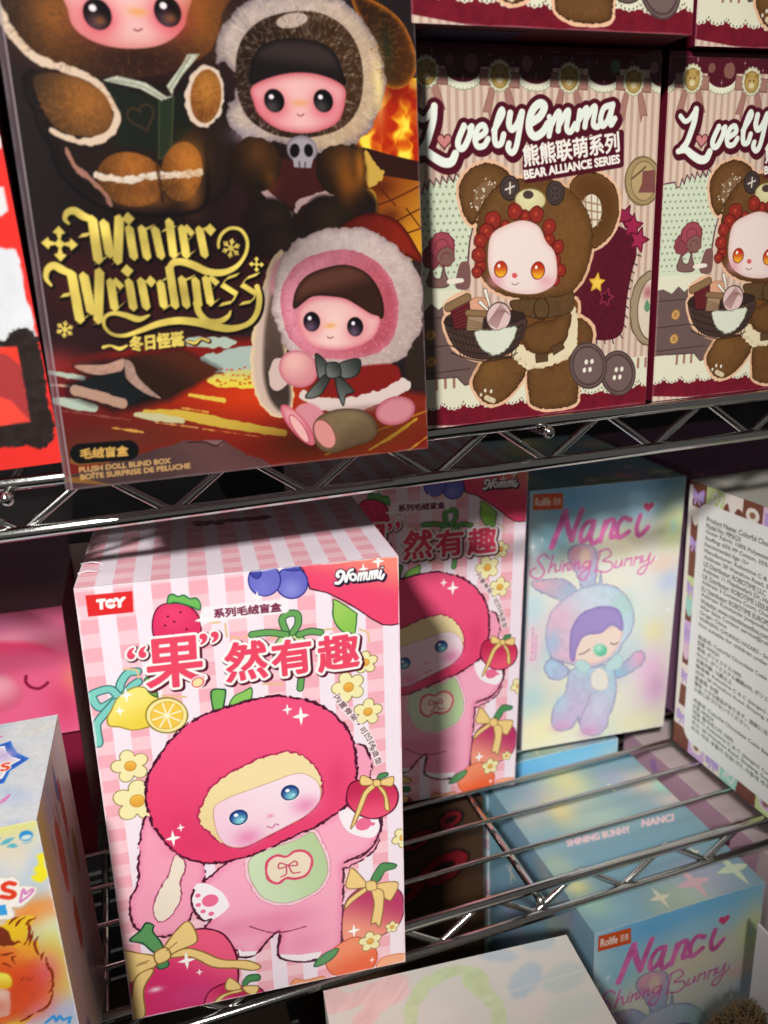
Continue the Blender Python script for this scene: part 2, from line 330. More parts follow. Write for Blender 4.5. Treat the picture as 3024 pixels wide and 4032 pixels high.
    for pts in (P("28.9,57.0 26.8,52.1 27.0,46.6 29.9,40.3 34.3,39.9 39.7,43.6 40.0,46.8 37.7,51.9 33.0,56.3"), P("84.3,80.3 85.1,73.8 88.7,67.7 96.7,63.9 100.0,66.9 99.9,71.9 94.0,74.0 88.2,79.0")): A.poly(pts, '#f9f0f3')
    A.strokes([(P("27.9,54.8 26.7,51.6 26.9,46.6 29.9,40.3 33.1,40.0"), .8), (P("100.4,71.8 100.5,66.3 96.2,58.7 85.7,54.6"), .8)], [(0, (0, 0), ln)], fuzz=(.3, 1))
    for q, r in zip(P("33.4,48.6 29.1,51.9 28.9,47.6 30.4,44.3 33.3,42.5 93.9,70.8 97.6,70.1"), (3.1, 1.0, 1.0, 1.0, 1.1, 3.2, .9)): A.poly(ell(q[0], q[1], r, r*.9), '#ee6f97', smooth=False)
    A.part('printed_plush/bib')
    bib = P("48.7,65.3 60.3,68.7 67.8,70.0 74.2,72.6 77.2,67.1 79.8,58.7 80.0,50.6 76.2,43.8 68.8,40.4 60.3,39.8 52.7,44.1 49.0,51.0 47.3,57.8")
    A.poly(bib, '#f6cdd6', ('#dd8aa2', .35), fuzz=(.6, 1.6))
    A.poly((bib-bib.mean(0))*.92+bib.mean(0), G('#cfe0bc', '#b6d09b', bib[12], bib[4]), ('#b08a80', .3))
    em = P("55.2,57.5 56.2,61.7 59.6,63.5 63.3,62.2 66.7,63.9 70.4,63.1 72.9,59.7 72.5,55.3 70.2,51.9 66.0,51.4 62.7,52.4 59.3,50.7 56.1,53.1")
    A.poly(em, '#ecdcc2', ('#d94a6c', 1.1))
    A.strokes([(q, .6) for q in (P("63.5,58.2 60.6,59.8 60.1,57.5 63.0,57.8 66.4,59.5 67.2,57.4 63.4,58.0"), P("63.0,57.8 62.8,54.4 60.7,53.4"), P("63.9,57.9 65.3,54.3 68.2,54.0"))], [(0, (0, 0), '#c94a68')])
    A.part('printed_plush')
    hood = P("19.7,111.9 22.8,116.6 26.9,121.1 33.2,125.9 40.9,128.5 48.5,129.9 56.2,131.1 63.2,131.2 71.6,129.1 79.0,125.2 84.7,119.6 89.4,112.6 91.6,104.9")
    hood = np.vstack([hood, P("91.9,98.8 92.1,94.0 90.8,85.7 87.4,80.6 81.4,76.8 75.4,73.3 67.0,71.0 57.0,67.4 47.9,65.3 39.9,64.8 32.1,66.2 25.3,70.1 21.1,74.9 17.3,82.7 15.0,89.8 14.6,97.7 15.7,105.1 18.1,110.0")])
    A.poly(P("40.8,136.4 44.9,136.6 45.7,135.2 44.2,127.8 44.9,126.0 41.1,126.1 40.9,128.3"), '#73b75a', ('#1e4a35', .6)); A.poly(P("45.7,127.5 48.0,132.8 51.9,134.7 54.9,135.6 53.9,130.6 48.5,128.8"), '#8cc860', ('#2f6a3c', .5))
    A.poly(hood, G('#f0557f', '#e4406c', P("51.7,120.5")[0], P("36.1,68.0")[0]), (ln, .95), fuzz=(.55, 1.4), broken=1)
    for q, rx, ry in zip(P("30.4,74.9 84.5,92.6 26.5,83.1"), (9, 4, 5), (4, 9, 7)): A.blob(q[0], q[1], rx, ry, '#d83864', .45)
    lin = P("33.2,90.1 37.7,97.9 43.4,101.9 49.1,104.5 54.6,106.4 61.0,107.6 67.3,107.6 72.0,105.0 76.0,100.2 78.4,93.7 78.2,88.1 76.7,83.6 71.6,78.9 64.0,75.6 56.5,72.5 49.0,69.8 44.3,70.1 39.7,73.1 36.1,77.9 33.0,81.8 32.0,86.2")
    A.poly(lin, G('#f2dfa8', '#ecd598', lin[3], lin[17]), ('#b0305a', .8), fuzz=(.55, 1.3))
    A.part('printed_plush/face')
    face = P("37.9,88.7 42.7,92.0 48.3,93.5 53.9,94.8 61.1,96.4 66.8,97.8 71.6,97.5 76.3,93.6 77.8,88.6 76.6,83.7 71.6,79.1 64.0,75.8 56.5,72.9 49.1,70.2 44.3,70.4 40.5,73.0 38.1,78.9")
    A.poly(face, G('#f8e2ea', '#f2ccdb', face[5], face[14]), ('#c99a78', .3))
    for q in P("49.3,73.8 71.8,83.6"): A.blob(q[0], q[1], 5.2, 4, '#e681ae', .75)
    for q in P("46.6,83.1 66.2,90.1"):
        A.poly(ell(q[0], q[1], 3.7, 3.5), '#f6f0f4', smooth=False)
        A.poly(ell(q[0], q[1]+.1, 3.2, 3.1), G('#86d3d8', '#23458e', (q[0]+.4, q[1]-1.6), r=4.6), ('#1c2450', .5), smooth=False)
        A.poly(ell(q[0]-.9, q[1]+1.2, .8, .7), '#ffffff', smooth=False); A.poly(ell(q[0]+1.2, q[1]-1, .45, .4), '#d8f0f4', smooth=False)
    A.strokes([(P("56.8,77.1 58.7,76.2 60.0,77.6 61.2,76.9"), .45)], [(0, (0, 0), '#c0607e')]); A.blob(*P("58.3,81.5")[0], 1.3, .8, '#e48fa8', .8)
    A.part(None)
    # ---------------------------------------------------------------- fruit in front
    rib, rl = '#f0cf86', '#8f6a34'
    A.part('gift_apple')
    q = P("87.6,84.4 89.9,90.2 97.8,90.1 105.4,87.3 108.1,81.5 106.1,75.1 99.1,72.3 92.3,75.3 88.3,80.5")
    A.poly(q, G('#c22a52', '#ee5476', P("98.2,88.7")[0], P("98.3,73.7")[0]), ('#5a1030', .6))
    A.poly(P("99.7,89.8 100.8,92.0 103.8,92.1 104.0,90.8 101.7,89.9"), '#4f8f57', ('#1e4a35', .4))
    bow(A, [P("99.3,88.5 94.5,92.6 93.0,90.6 94.0,88.2 98.6,87.9"), P("99.9,88.6 105.9,90.1 106.3,87.2 105.0,85.8 100.3,87.6"), P("97.8,88.1 94.3,85.1 91.8,78.8 88.8,70.2 90.3,71.3 93.4,77.5 96.0,83.8 99.5,87.0"), P("100.3,87.3 103.2,83.4 104.5,75.4 102.6,76.2 102.3,81.6 99.9,86.7"), P("98.4,89.6 100.8,89.3 101.0,86.9 98.6,87.1")], rib, rl)
    A.part('gift_plum')
    q = P("84.9,33.1 87.7,38.6 94.8,42.2 101.9,40.6 108.0,36.1 109.7,27.3 106.9,19.3 99.5,15.7 90.4,12.6 84.3,16.3 83.7,24.9")
    A.poly(q, G('#b93365', '#f19a80', P("100.0,35.8")[0], P("90.6,19.0")[0]), ('#6a1838', .5))
    A.poly(P("96.2,44.0 98.5,48.6 101.2,51.1 106.5,49.4 106.0,47.5 102.0,46.8 99.3,42.8"), '#4f9156', ('#1e4a35', .5))
    bow(A, [P("94.8,42.2 89.0,51.2 87.0,48.1 86.3,42.6 93.0,41.1"), P("97.5,41.6 107.2,40.5 104.8,33.2 102.6,33.1 97.4,39.0"), P("93.5,41.0 86.8,36.8 85.1,32.5 88.5,35.4 94.8,39.6"), P("96.5,39.2 101.3,36.6 99.5,21.1 97.4,22.9 95.7,23.1 97.2,32.3"), P("94.2,43.4 97.9,43.1 98.3,39.2 94.6,39.4")], rib, rl)
    A.part(None)
    A.flower(P("95.1,14.1")[0], 4.9, rot=.4); A.flower(P("104.4,19.1")[0], 2.9, rot=.2, lw=.3)
    A.part('orange')
    A.poly(P("97.3,-0.2 99.2,3.8 103.9,5.0 109.8,3.8 111.2,-1.5 101.0,-2.2"), '#f3ad86', ('#c46f45', .4))
    A.poly(P("76.4,7.5 78.9,13.3 84.3,16.8 89.7,17.6 95.8,12.3 97.9,6.3 95.5,0.3 87.3,-0.9 79.3,1.2"), G('#f3906a', '#e8663c', P("86.0,13.7")[0], P("90.1,1.7")[0]), ('#c4552f', .5))
    A.flower(P("95.1,14.1")[0], 4.9, rot=.4)
    A.poly(P("71.6,7.4 73.5,10.9 78.0,13.5 81.8,13.7 80.1,10.3 75.6,7.5"), '#5c9a62', ('#23553a', .5)); A.poly(P("62.0,-0.2 63.5,3.2 67.8,1.5 74.9,1.5 75.2,-1.0 69.4,-1.1"), '#f0a070', ('#c46f45', .4))
    A.part('ribboned_apple')
    q = P("-0.7,19.2 8.5,24.0 17.1,31.0 25.6,36.4 32.0,35.6 37.4,31.5 40.9,22.9 41.5,14.4 40.5,6.1 35.8,-1.2 22.3,-1.8 6.1,-0.4 -0.6,-1.2")
    A.poly(q, G('#ee5f80', '#d8336c', P("28.5,32.2")[0], P("13.9,14.3")[0]), ('#5a1030', .8))
    A.blob(*P("24.7,6.1")[0], 12, 6, '#cf4a84', .7); A.blob(*P("9.7,12.3")[0], 2.4, 1.2, '#fbe2ea', .9)
    A.poly(P("2.8,37.5 7.0,41.0 9.3,43.9 11.8,42.3 11.4,39.4 13.8,33.8 14.5,28.6 10.7,30.0 7.2,34.9"), '#5e9a5e', ('#1e4a35', .7))
    A.poly(P("11.3,24.3 15.0,25.4 15.5,22.2 12.2,21.5"), '#4f8f57', ('#1e4a35', .5))
    bow(A, [P("13.8,29.8 21.0,39.1 25.1,40.6 27.2,31.5 21.7,28.8 15.9,26.2"), P("12.0,27.2 5.2,30.9 -0.5,32.4 0.0,18.5 5.8,20.6 10.8,23.4"), P("15.0,25.9 21.7,28.8 28.0,26.2 35.7,20.1 45.5,17.0 50.3,12.9 47.2,11.8 40.3,14.7 32.2,17.3 24.5,24.0 18.2,25.6"), P("8.3,22.5 2.4,18.4 -0.3,0.3 4.6,1.0 5.4,13.4 9.8,21.1"), P("11.0,29.5 15.5,30.9 16.6,26.0 11.7,24.2")], rib, rl, .6)
    A.strokes([(P("15.4,29.4 19.6,32.4"), .4), (P("4.7,26.0 8.7,26.5"), .4), (P("3.8,25.2 7.8,25.7"), .4)], [(0, (0, 0), rl)])
    A.part('little_apple')
    A.poly(P("27.0,-0.9 29.6,5.8 36.5,8.3 43.0,4.9 48.8,2.8 51.1,-1.1 50.1,-4.1 39.0,-3.2 27.2,-3.2"), G('#c22a58', '#e04a78', P("39.6,5.3")[0], P("32.3,-2.4")[0]), ('#5a1030', .6))
    A.poly(P("42.7,6.6 45.0,9.7 49.2,9.2 49.4,6.4 45.6,6.4 43.8,4.7"), '#4f8f57', ('#1e4a35', .5))
    bow(A, [P("41.8,5.8 37.9,10.5 35.9,6.8 37.0,4.4 41.2,3.8"), P("43.0,4.9 48.8,3.3 46.9,-0.5 43.6,2.0"), P("41.2,3.8 33.5,2.6 29.3,-2.7 31.1,-2.1 36.0,2.0 42.0,2.5")], rib, rl, .5)
    A.part(None)
    for q, r in zip(P("67.1,125.1 71.9,121.7 12.2,139.3 9.5,133.6 59.1,170.1 39.7,163.9"), (2.4, 4.0, 2.8, 2.1, 2.4, 3.0)): A.star4(q, r)
    for q, r in zip(P("22.4,78.9 25.5,82.9 22.4,23.0 26.7,16.3 88.5,21.1 95.6,4.5"), (3.5, 1.9, 4.2, 1.7, 3.4, 1.5)): A.star4(q, r)
    A.part('brand_logo')
    for q, r in zip(P("102.3,178.7 96.9,176.4"), (2.9, 2.3)): A.star4(q, r)
    A.strokes(NOMMI, [(.42, (.5, -.55), '#2a2338'), (.42, (.25, -.3), '#2a2338'), (.3, (0, 0), '#2a2338'), (0, (0, 0), '#fffefa')]); A.heart(P("103.8,176.2")[0], .75, '#fffefa', ('#2a2338', .35))
    A.part('title_lettering')
    LY = [(1.75, (.55, -.6), '#5a1c30'), (1.75, (.3, -.3), '#5a1c30'), (1.45, (0, 0), '#fff8f2'), (.5, (0, 0), '#ea4a66')]
    for ch, b in (('果', P("19.6,140.4 38.5,140.1 20.3,158.5")), ('然', P("46.6,139.2 60.6,139.4 46.7,153.7")), ('有', P("63.2,139.0 76.8,139.2 62.9,152.3")), ('趣', P("79.5,138.4 94.1,138.9 79.3,151.8"))): A.text(ch, b, LY)
    LS = [(1.2, (.4, -.4), '#5a1c30'), (.95, (0, 0), '#fff8f2'), (.25, (0, 0), '#ea4a66')]
    for ch, b in (('“', P("14.1,152.6 20.1,152.6 14.4,156.5")), ('”', P("38.6,154.9 44.8,155.3 38.6,158.6"))): A.text(ch, b, LS)
    A.poly(ell3(P("36.5,140.6 39.2,140.6 36.9,143.1")), '#fff8f2', smooth=False); A.poly(ell3(P("36.5,140.6 38.5,140.6 36.8,142.4")), '#f4e2a8', ('#ea4a66', .5), smooth=False)
    A.part('arc_caption')
    pth = crv(np.vstack([P("84.9,128.3 88.1,123.1 91.2,118.6 93.9,113.7 96.7,109.1 99.0,103.6"), P("98.2,104.2 99.8,100.6 100.9,96.2")]), False, 8)
    L = np.concatenate([[0], np.cumsum(np.hypot(*np.diff(pth, axis=0).T))]); txt = '内置骨架，可凹各种造型'; st = L[-1]/len(txt)
    for i, ch in enumerate(txt):
        a = (i+.5)*st; cx, cy = np.interp(a, L, pth[:, 0]), np.interp(a, L, pth[:, 1])
        ex, ey = np.interp(a+.5, L, pth[:, 0])-cx, np.interp(a+.5, L, pth[:, 1])-cy; t = np.array([ex, ey])/math.hypot(ex, ey); n_ = np.array([-t[1], t[0]])
        hs = (st*.42, 1.15) if ch != '，' else (.5, .5); o = np.array([cx, cy])-t*hs[0]-n_*hs[1]
        A.text(ch, np.array([o, o+2*t*hs[0], o+2*n_*hs[1]], F4), [(.42, (0, 0), '#fbf2f0'), (.04, (0, 0), '#5a2f3c')])
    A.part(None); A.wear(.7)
    return A
def art_fruit_top():
    A = Art(109.8, 85, .35, '#f3bcc4'); gingham(A, 6.4, 12.15)
    A.part('brand_logo')
    pts = [(p*np.array([1.75, -1.3], F4)+np.array([-95, 275], F4), w*1.4) for p, w in NOMMI]
    lo = np.min([p.min(0) for p, _ in pts], 0); hi = np.max([p.max(0) for p, _ in pts], 0); off = np.array([55, 62])-(lo+hi)/2
    A.strokes([((p+off).astype(F4), w) for p, w in pts], [(.5, (0, 0), '#7d2440')])
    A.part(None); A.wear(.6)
    return A
def art_fruit_side():
    A = Art(85, 180, .5, '#f3bcc4'); gingham(A, 2, 12.15); return A
# ------------------------------------------------------------------ the dark winter box
def stem(a, b, w):
    d = (b-a)/np.linalg.norm(b-a); n = np.array([-d[1], d[0]])*w/2; q = w*.42
    return np.array([a, a+n+d*q*1.25, b+n-d*q*.9, b, b-n-d*q*1.2, a-n+d*q*.8], F4)
def nibs(p, v=(.62, .5)):
    v = np.array(v, F4); return [np.array([p[i]-v, p[i]+v, p[i+1]+v, p[i+1]-v], F4) for i in range(len(p)-1)]
def diamond(c, r, k=.8): return np.array([[c[0], c[1]+r], [c[0]+r*k, c[1]], [c[0], c[1]-r], [c[0]-r*k, c[1]]], F4)
def cross(c, r):
    out = []
    for i in range(4):
        t = i*math.pi/2-.08; d = np.array([math.cos(t), math.sin(t)]); n = np.array([-d[1], d[0]])
        out.append(np.array([c, c+d*r*.55+n*r*.14, c+d*r*.62+n*r*.34, c+d*r, c+d*r*.62-n*r*.34, c+d*r*.55-n*r*.14], F4))
    return out+[diamond(c, r*.3, 1)]
def flake(c, r):
    out = []
    for i in range(6):
        t = i*math.pi/3+.3; d = np.array([math.cos(t), math.sin(t)]); out.append((np.array([c, c+d*r], F4), r*.16))
        for s in (-.6, .6):
            e = np.array([math.cos(t+s), math.sin(t+s)]); out.append((np.array([c+d*r*.5, c+d*r*.5+e*r*.38], F4), r*.13))
    return out
def art_winter_front():
    A = Art(114.7, 155, .2, '#2c2325'); X, Y = A.X, A.Y; bl = A.blob
    for x, y, rx, ry, c, a in ((5, 120, 14, 12, '#4a2a2c', .6), (62, 75, 18, 16, '#4a2226', .6), (30, 58, 30, 14, '#5a1f24', .9), (70, 62, 22, 12, '#5c2024', .9), (10, 90, 10, 22, '#3e3438', .8), (66, 108, 8, 40, '#4b2a2a', .8), (14, 60, 10, 10, '#6a2a2c', .7)): bl(x, y, rx, ry, c, a)
    # glowing hearth and boards on the right, lacquered floor below
    A.part('printed_hearth')
    A.poly(P("96.4,112.3 104.5,110.5 111.3,112.9 118.1,113.1 118.1,88.3 98.6,93.2 93.7,93.9"), '#d97a12', smooth=False)
    sl = A.win(85, 88, 115, 128); x, y = X[sl], Y[sl]; m = A.id[sl] == A.cur
    f = noise(x+noise(x, y, 4, 3)*3, y*.55, 3.2, 4, 3); c = np.clip(f*1.8+.5, 0, 1)[..., None]; g = np.clip((f-.1)*3, 0, 1)[..., None]
    col = (hexc('#b8310e')*(1-c)+hexc('#f0a01c')*c)*(1-g)+hexc('#fbe24e')*g; A.rgb[sl] = np.where(m[..., None], col, A.rgb[sl])
    bl(*P("106.1,109.5")[0], 10, 4, '#8a1d14', .8); bl(*P("101.8,105.5")[0], 3, 9, '#c8481a', .6)
    A.part(None)
    A.poly(P("97.0,93.1 119.0,88.9 118.8,82.2 96.7,87.4"), '#3c1e18', smooth=False)
    A.part('printed_floor')
    fl = P("94.9,86.7 118.8,83.4 118.1,60.5 93.5,61.2")
    A.poly(fl, G('#8a3f16', '#e0a52c', fl[0], fl[2]), smooth=False)
    for q in (P("96.0,76.3 104.7,78.5 117.1,83.7"), P("99.0,68.7 109.7,73.9 118.6,77.6"), P("105.9,67.8 116.6,70.7"), P("101.4,82.2 106.3,77.0"), P("109.8,76.2 114.8,70.0")): A.strokes([(q, .45)], [(0, (0, 0), '#5c2a10')])
    for q, r in ((P("104.5,74.0"), 4), (P("101.4,82.2"), 5)): bl(*q[0], r, r*.6, '#5a2410', .7)
    A.poly(P("97.3,92.5 100.9,88.2 102.9,86.7 102.0,84.5 97.6,82.2 96.7,87.4"), '#c9a64e', fuzz=(.4, 1)); A.poly(P("94.6,80.8 98.9,81.5 100.4,77.8 99.3,74.0 95.1,74.8"), '#7a5220', rim=('#d9b04a', 1.2))
    low = P("-5.6,35.0 8.3,37.2 22.7,39.5 41.3,40.9 60.7,39.7 76.1,27.6 116.7,17.7 115.4,-23.4 -11.6,-5.7")
    A.poly(low, '#87261f', smooth=False, soft=1.2)
    for q, rx, ry, c, a, ro in ((P("47.8,20.4"), 24, 9, '#c23a18', .9, -.15), (P("59.2,22.6"), 15, 5, '#d8481a', .9, -.1), (P("19.8,15.3"), 20, 7, '#7d261c', .8, 0), (P("5.4,15.3"), 16, 7, '#6a2622', .9, 0), (P("96.8,6.6"), 18, 7, '#a65018', .9, .2), (P("74.7,7.2"), 12, 5, '#6d3414', .8, .2), (P("3.7,28.8"), 10, 9, '#6a2024', .8, 0), (P("12.1,12.3"), 26, 5, '#6b3a2c', .8, .05), (P("0.0,36.3"), 8, 4, '#a03a3a', .8, .1)): bl(*q[0], rx, ry, c, a, ro)
    te = '#b3c0ae'
    A.poly(P("38.7,40.7 45.2,41.1 52.7,39.4 51.0,37.6 43.3,38.1 38.9,38.8"), te, fuzz=(.7, 2)); A.poly(P("43.1,35.5 50.9,36.9 59.7,37.5 59.9,30.4 51.8,29.5 45.7,31.1 42.1,33.7"), G('#b9c2a8', '#aab9ae', (75, 50), (60, 50)), fuzz=(.8, 2)); A.poly(P("43.9,28.6 49.5,30.4 58.2,30.2 59.4,25.0 49.9,25.7 44.6,27.3"), G('#e3cf4e', '#c9c27c', P("51.5,26.4")[0], P("51.9,30.7")[0]), fuzz=(.5, 2))
    for i in range(34):
        q = P("51.8,29.5")[0]+np.array([_rng.uniform(-6, 8), _rng.uniform(-3.5, 2)]); A.poly(ell(q[0], q[1], .5, .22, _rng.uniform(-.4, .4)), '#c2521c')
    for q, w, c in ((P("0.0,34.0 9.0,31.7"), 2.2, te), (P("-0.1,26.2 6.6,24.5 10.7,23.0"), 3.4, te), (P("-0.1,30.6 5.2,29.7"), .9, '#c9a08c'), (P("38.1,24.4 47.9,22.0"), 1.9, '#ddbf4e'), (P("35.4,20.8 42.9,18.9"), .5, '#d8a04a'), (P("24.9,20.6 35.2,18.8 50.4,14.2 65.6,10.2"), 3.2, '#cdae48'), (P("21.9,20.1 27.6,18.8 35.0,17.1"), 2.4, '#c3bd92'), (P("14.9,16.9 23.4,14.8"), 1.0, '#cf9d4a'), (P("27.5,17.2 39.4,14.5"), .5, '#d09a5a'), (P("40.9,14.0 58.1,9.8"), .5, '#d08a4a'), (P("2.2,23.0 20.2,18.7"), .6, '#8f5a50'), (P("6.1,35.9 20.9,35.9"), 1.2, '#8c3a38'), (P("78.6,1.7 94.1,6.9 114.6,12.7"), .8, '#c88a2c'), (P("93.8,1.8 103.2,6.0 110.8,10.4"), 1.2, '#d8b03a'), (P("106.6,-0.5 114.3,3.9"), .7, '#cf9a34')):
        A.strokes([(q, [w*.5, w, w*.7])], [(0, (0, 0), c)], fuzz=(.25, 1.6))
    A.part('printed_paper')
    A.poly(P("-3.7,0.3 -0.8,3.7 17.4,7.8 23.5,8.7 33.5,10.6 35.9,11.1 46.8,10.0 53.5,4.5 57.5,3.3 60.6,0.8 59.9,-7.9"), G('#6e4e4c', '#54403f', P("41.9,9.1")[0], P("25.5,0.5")[0]), smooth=False, fuzz=(.4, 2)); A.poly(P("40.5,10.6 47.2,9.8 45.8,8.0 43.5,9.0"), '#8a6a68', smooth=False); A.strokes([(P("35.8,10.5 41.2,9.8 44.2,8.4 46.9,9.7"), .4)], [(0, (0, 0), '#3a2426')])
    A.poly(P("2.5,9.5 7.6,10.4 17.0,10.2 12.9,6.8 4.3,7.0 2.3,8.0"), '#8d6434', smooth=False); A.poly(P("0.7,3.9 3.8,3.6 12.8,0.1 0.1,2.5"), '#8d6434', smooth=False)
    A.part('printed_book')
    A.poly(P("7.1,35.5 16.6,36.2 20.9,36.3 37.2,37.4 47.3,31.4 31.9,23.8 20.6,22.1 16.2,21.7 4.9,27.2 5.0,30.2 10.4,31.9"), '#1d1c1e', soft=1.5, smooth=False, fuzz=(.4, 3))
    A.poly(P("20.2,36.3 37.2,37.4 47.4,31.2 31.2,23.8 21.8,31.8"), G('#5c3020', '#3a241c', P("37.1,36.7")[0], P("31.7,28.0")[0]), smooth=False)
    A.poly(P("7.4,35.4 15.1,35.1 20.2,36.3 20.8,35.2 19.0,32.7 13.3,32.3 9.2,33.5"), '#b6907e', smooth=True, tex=(.12, 1.2)); A.poly(P("21.0,35.9 22.9,34.7 23.9,30.9 27.1,26.9 29.6,24.2 25.5,25.9 21.5,29.6 20.5,31.9"), '#a98a7c', tex=(.12, 1.2))
    A.poly(P("5.3,30.1 13.3,32.1 20.5,33.0 20.5,29.7 25.4,25.5 19.2,22.2 9.1,26.9"), '#232628', smooth=False); A.strokes([(P("6.5,28.6 12.5,26.2 18.6,23.6"), 3.0)], [(0, (0, 0), '#b6937f')], fuzz=(.3, 1.5))
    # ---------------------------------------------------------------- three plush toys
    A.part('seated_plush')
    dk, am = '#453022', '#a8682c'
    bl(*P("28.1,83.6")[0], 28, 22, '#1d1819', .85); bl(*P("29.7,107.7")[0], 26, 22, '#2a1c1c', .9)
    A.poly(P("5.3,108.7 10.0,110.7 18.1,109.2 29.7,107.7 52.0,108.6 57.2,102.8 57.3,87.8 52.7,79.5 44.4,77.5 37.3,78.2 25.9,76.9 19.4,79.7 12.3,86.2 9.3,92.6 7.4,101.4"), '#2e211c', soft=.8, rim=('#1c1516', 3))
    A.poly(P("-0.6,132.9 59.1,137.6 57.3,126.2 55.3,120.3 51.3,115.7 41.0,111.4 30.0,109.6 20.1,109.9 12.1,112.0 5.3,116.5 1.8,121.6"), G('#6a4426', '#3a2a20', P("40.1,127.6")[0], P("15.7,115.2")[0]), tex=(.12, 4))
    for q, rx, ry, c, a in ((P("14.3,123.5"), 7, 9, '#a5692f', .8), (P("53.2,127.8"), 5, 9, '#8a5428', .7), (P("18.9,115.4"), 9, 4, '#7a4c26', .6), (P("35.8,113.7"), 16, 5, '#3a211c', .9)): bl(*q[0], rx, ry, c, a)
    A.strokes([(P("0.8,126.8 1.9,122.2 4.2,117.6 8.0,113.9 12.1,112.1 18.2,110.4 22.5,108.1 25.6,104.4 26.8,100.6 25.0,96.7 21.4,94.4 17.3,93.7 12.2,94.9 9.6,96.7"), [2.0, 2.2, 2.4, 2.0, 1.6, 2.0, 2.2, 1.6, .9])], [(0, (0, 0), '#d8c0a8')], fuzz=(.5, 1.6))
    A.poly(P("7.2,108.7 13.1,110.2 19.3,108.9 24.1,105.6 25.8,100.6 23.6,96.4 18.1,95.0 11.8,96.5 8.6,100.8"), G('#9c6632', '#4a3626', P("19.9,103.6")[0], r=16), tex=(.08, 3))
    A.poly(P("24.2,108.8 38.9,104.3 36.8,91.4 25.2,92.9 28.1,100.0"), '#252a22', smooth=False); A.poly(P("42.1,105.5 47.5,110.3 44.9,108.3 45.4,99.8 46.6,97.9 40.7,93.1"), '#20251e', smooth=False); A.poly(P("38.3,104.3 42.3,105.6 40.0,90.9 36.5,89.6"), '#2f3a2a', ('#4a5238', .3), smooth=False)
    A.heart(P("33.2,100.2")[0], 3.6, None, ('#4a3a28', .5), rot=.3)
    A.poly(P("24.2,108.9 28.0,110.1 35.2,108.7 40.4,105.4 42.1,105.7 40.7,108.1 45.4,113.5 47.1,116.2 50.5,116.4 45.1,110.9 42.3,107.2 41.9,105.5 38.9,104.5 33.7,107.2"), '#bfc2ae', smooth=False, tex=(.1, 1)); A.strokes([(P("25.9,109.0 33.8,107.9 39.6,104.9"), .3), (P("41.3,107.2 47.8,115.8"), .3)], [(0, (0, 0), '#7c8070')])
    A.poly(ell3(P("50.8,105.9 56.0,105.4 49.1,97.9")), '#d8c4b0', fuzz=(.6, 1.5)); A.poly(ell3(P("51.1,105.9 55.3,105.5 49.7,99.1")), G('#b57a38', '#7a4a24', P("51.9,107.9")[0], r=9))
    A.poly(ell3(P("28.6,84.3 37.6,83.7 29.1,91.3")), G('#a8682e', '#63401f', P("30.0,87.7")[0], r=12), tex=(.07, 3)); A.poly(ell3(P("42.5,86.4 48.3,87.1 43.3,94.1")), G('#a8682e', '#6a4421', P("44.2,89.1")[0], r=10), tex=(.07, 3)); bl(*P("31.7,78.9")[0], 8, 2.2, '#d08438', .6); bl(*P("44.4,80.9")[0], 3, 6, '#d08438', .6)
    A.strokes([(P("19.8,85.3 26.8,84.2 32.4,85.0 35.3,85.5"), 1.8), (P("36.0,85.5 42.4,85.6 47.2,86.3"), 1.8)], [(0, (0, 0), '#e2d2c0')], fuzz=(.45, 1.3)); A.strokes([(P("35.9,87.7 36.1,83.7 36.3,78.9"), .7)], [(0, (0, 0), '#3a2416')], soft=.3)
    A.strokes([(P("12.8,92.0 14.5,87.5 18.0,84.3 21.0,81.0 22.3,78.0"), [.9, 1.4, 1.0, 1.4])], [(0, (0, 0), '#a87a6a')], fuzz=(.4, 1.4))
    A.strokes([(P("6.8,110.7 5.0,108.7 4.8,105.0 6.1,101.3 6.8,97.0 8.7,92.6 10.4,86.2 16.1,79.7 23.1,76.3 34.1,74.8 44.3,75.7 48.2,78.1 49.5,84.4 49.7,93.2"), [.7, .5, .8, 1.0, .9])], [(0, (0, 0), '#171213')], soft=.4)
    sp = A.parts.index('seated_plush'); A.furry(P("2.4,129.7 58.7,133.8 57.3,126.2 55.3,120.3 51.3,115.7 41.0,111.4 30.0,109.6 20.1,109.9 12.1,112.0 5.3,116.5 1.8,121.6"), P("31.8,124.6")[0], 900, 1.5, ['#8a5a30', '#2c1e16', '#a06a34', '#3a281c'], a=.27, lim=sp)
    for e3, sd in ((P("16.5,102.3 26.2,100.6 13.0,95.9"), 2), (P("51.1,105.9 55.3,105.5 49.7,99.1"), 3), (P("28.6,84.3 37.6,83.7 29.1,91.3"), 4), (P("42.5,86.4 48.3,87.1 43.3,94.1"), 5)): A.furry(ell3(e3), e3[0], 260, 1.2, ['#c88a44', '#5a3a1e', '#b87a38'], a=.27, seed=sd, lim=sp)
    A.part('seated_plush/face')
    fc = P("18.3,134.4 17.8,124.9 18.7,121.1 21.9,118.6 26.9,117.1 33.5,116.9 40.4,118.2 45.6,121.4 48.0,125.6 49.3,136.8")
    A.poly(fc, '#e6bcb4', rim=('#d48a84', 5), smooth=True)
    for q in P("24.9,124.2 43.0,125.9"):
        bl(q[0], q[1]-.6, 5.2, 4.6, '#d23a50', .8); A.poly(ell(q[0], q[1]+.3, 3.6, 3.7), G('#58404a', '#1c1216', (q[0]-.8, q[1]-2), r=4.5), smooth=False); A.poly(ell(q[0]-1, q[1]+1.7, .9, .8), '#f2e6e6', smooth=False); bl(q[0]+.6, q[1]-1.2, 1.5, 1.1, '#8a5a3a', .9)
    A.strokes([(P("33.7,121.5 34.7,121.2 35.8,121.7"), .4)], [(0, (0, 0), '#8e4a4a')]); bl(*P("35.2,125.7")[0], 2.6, 1.0, '#e0a05a', .8)
    A.part('fur_hood_plush')
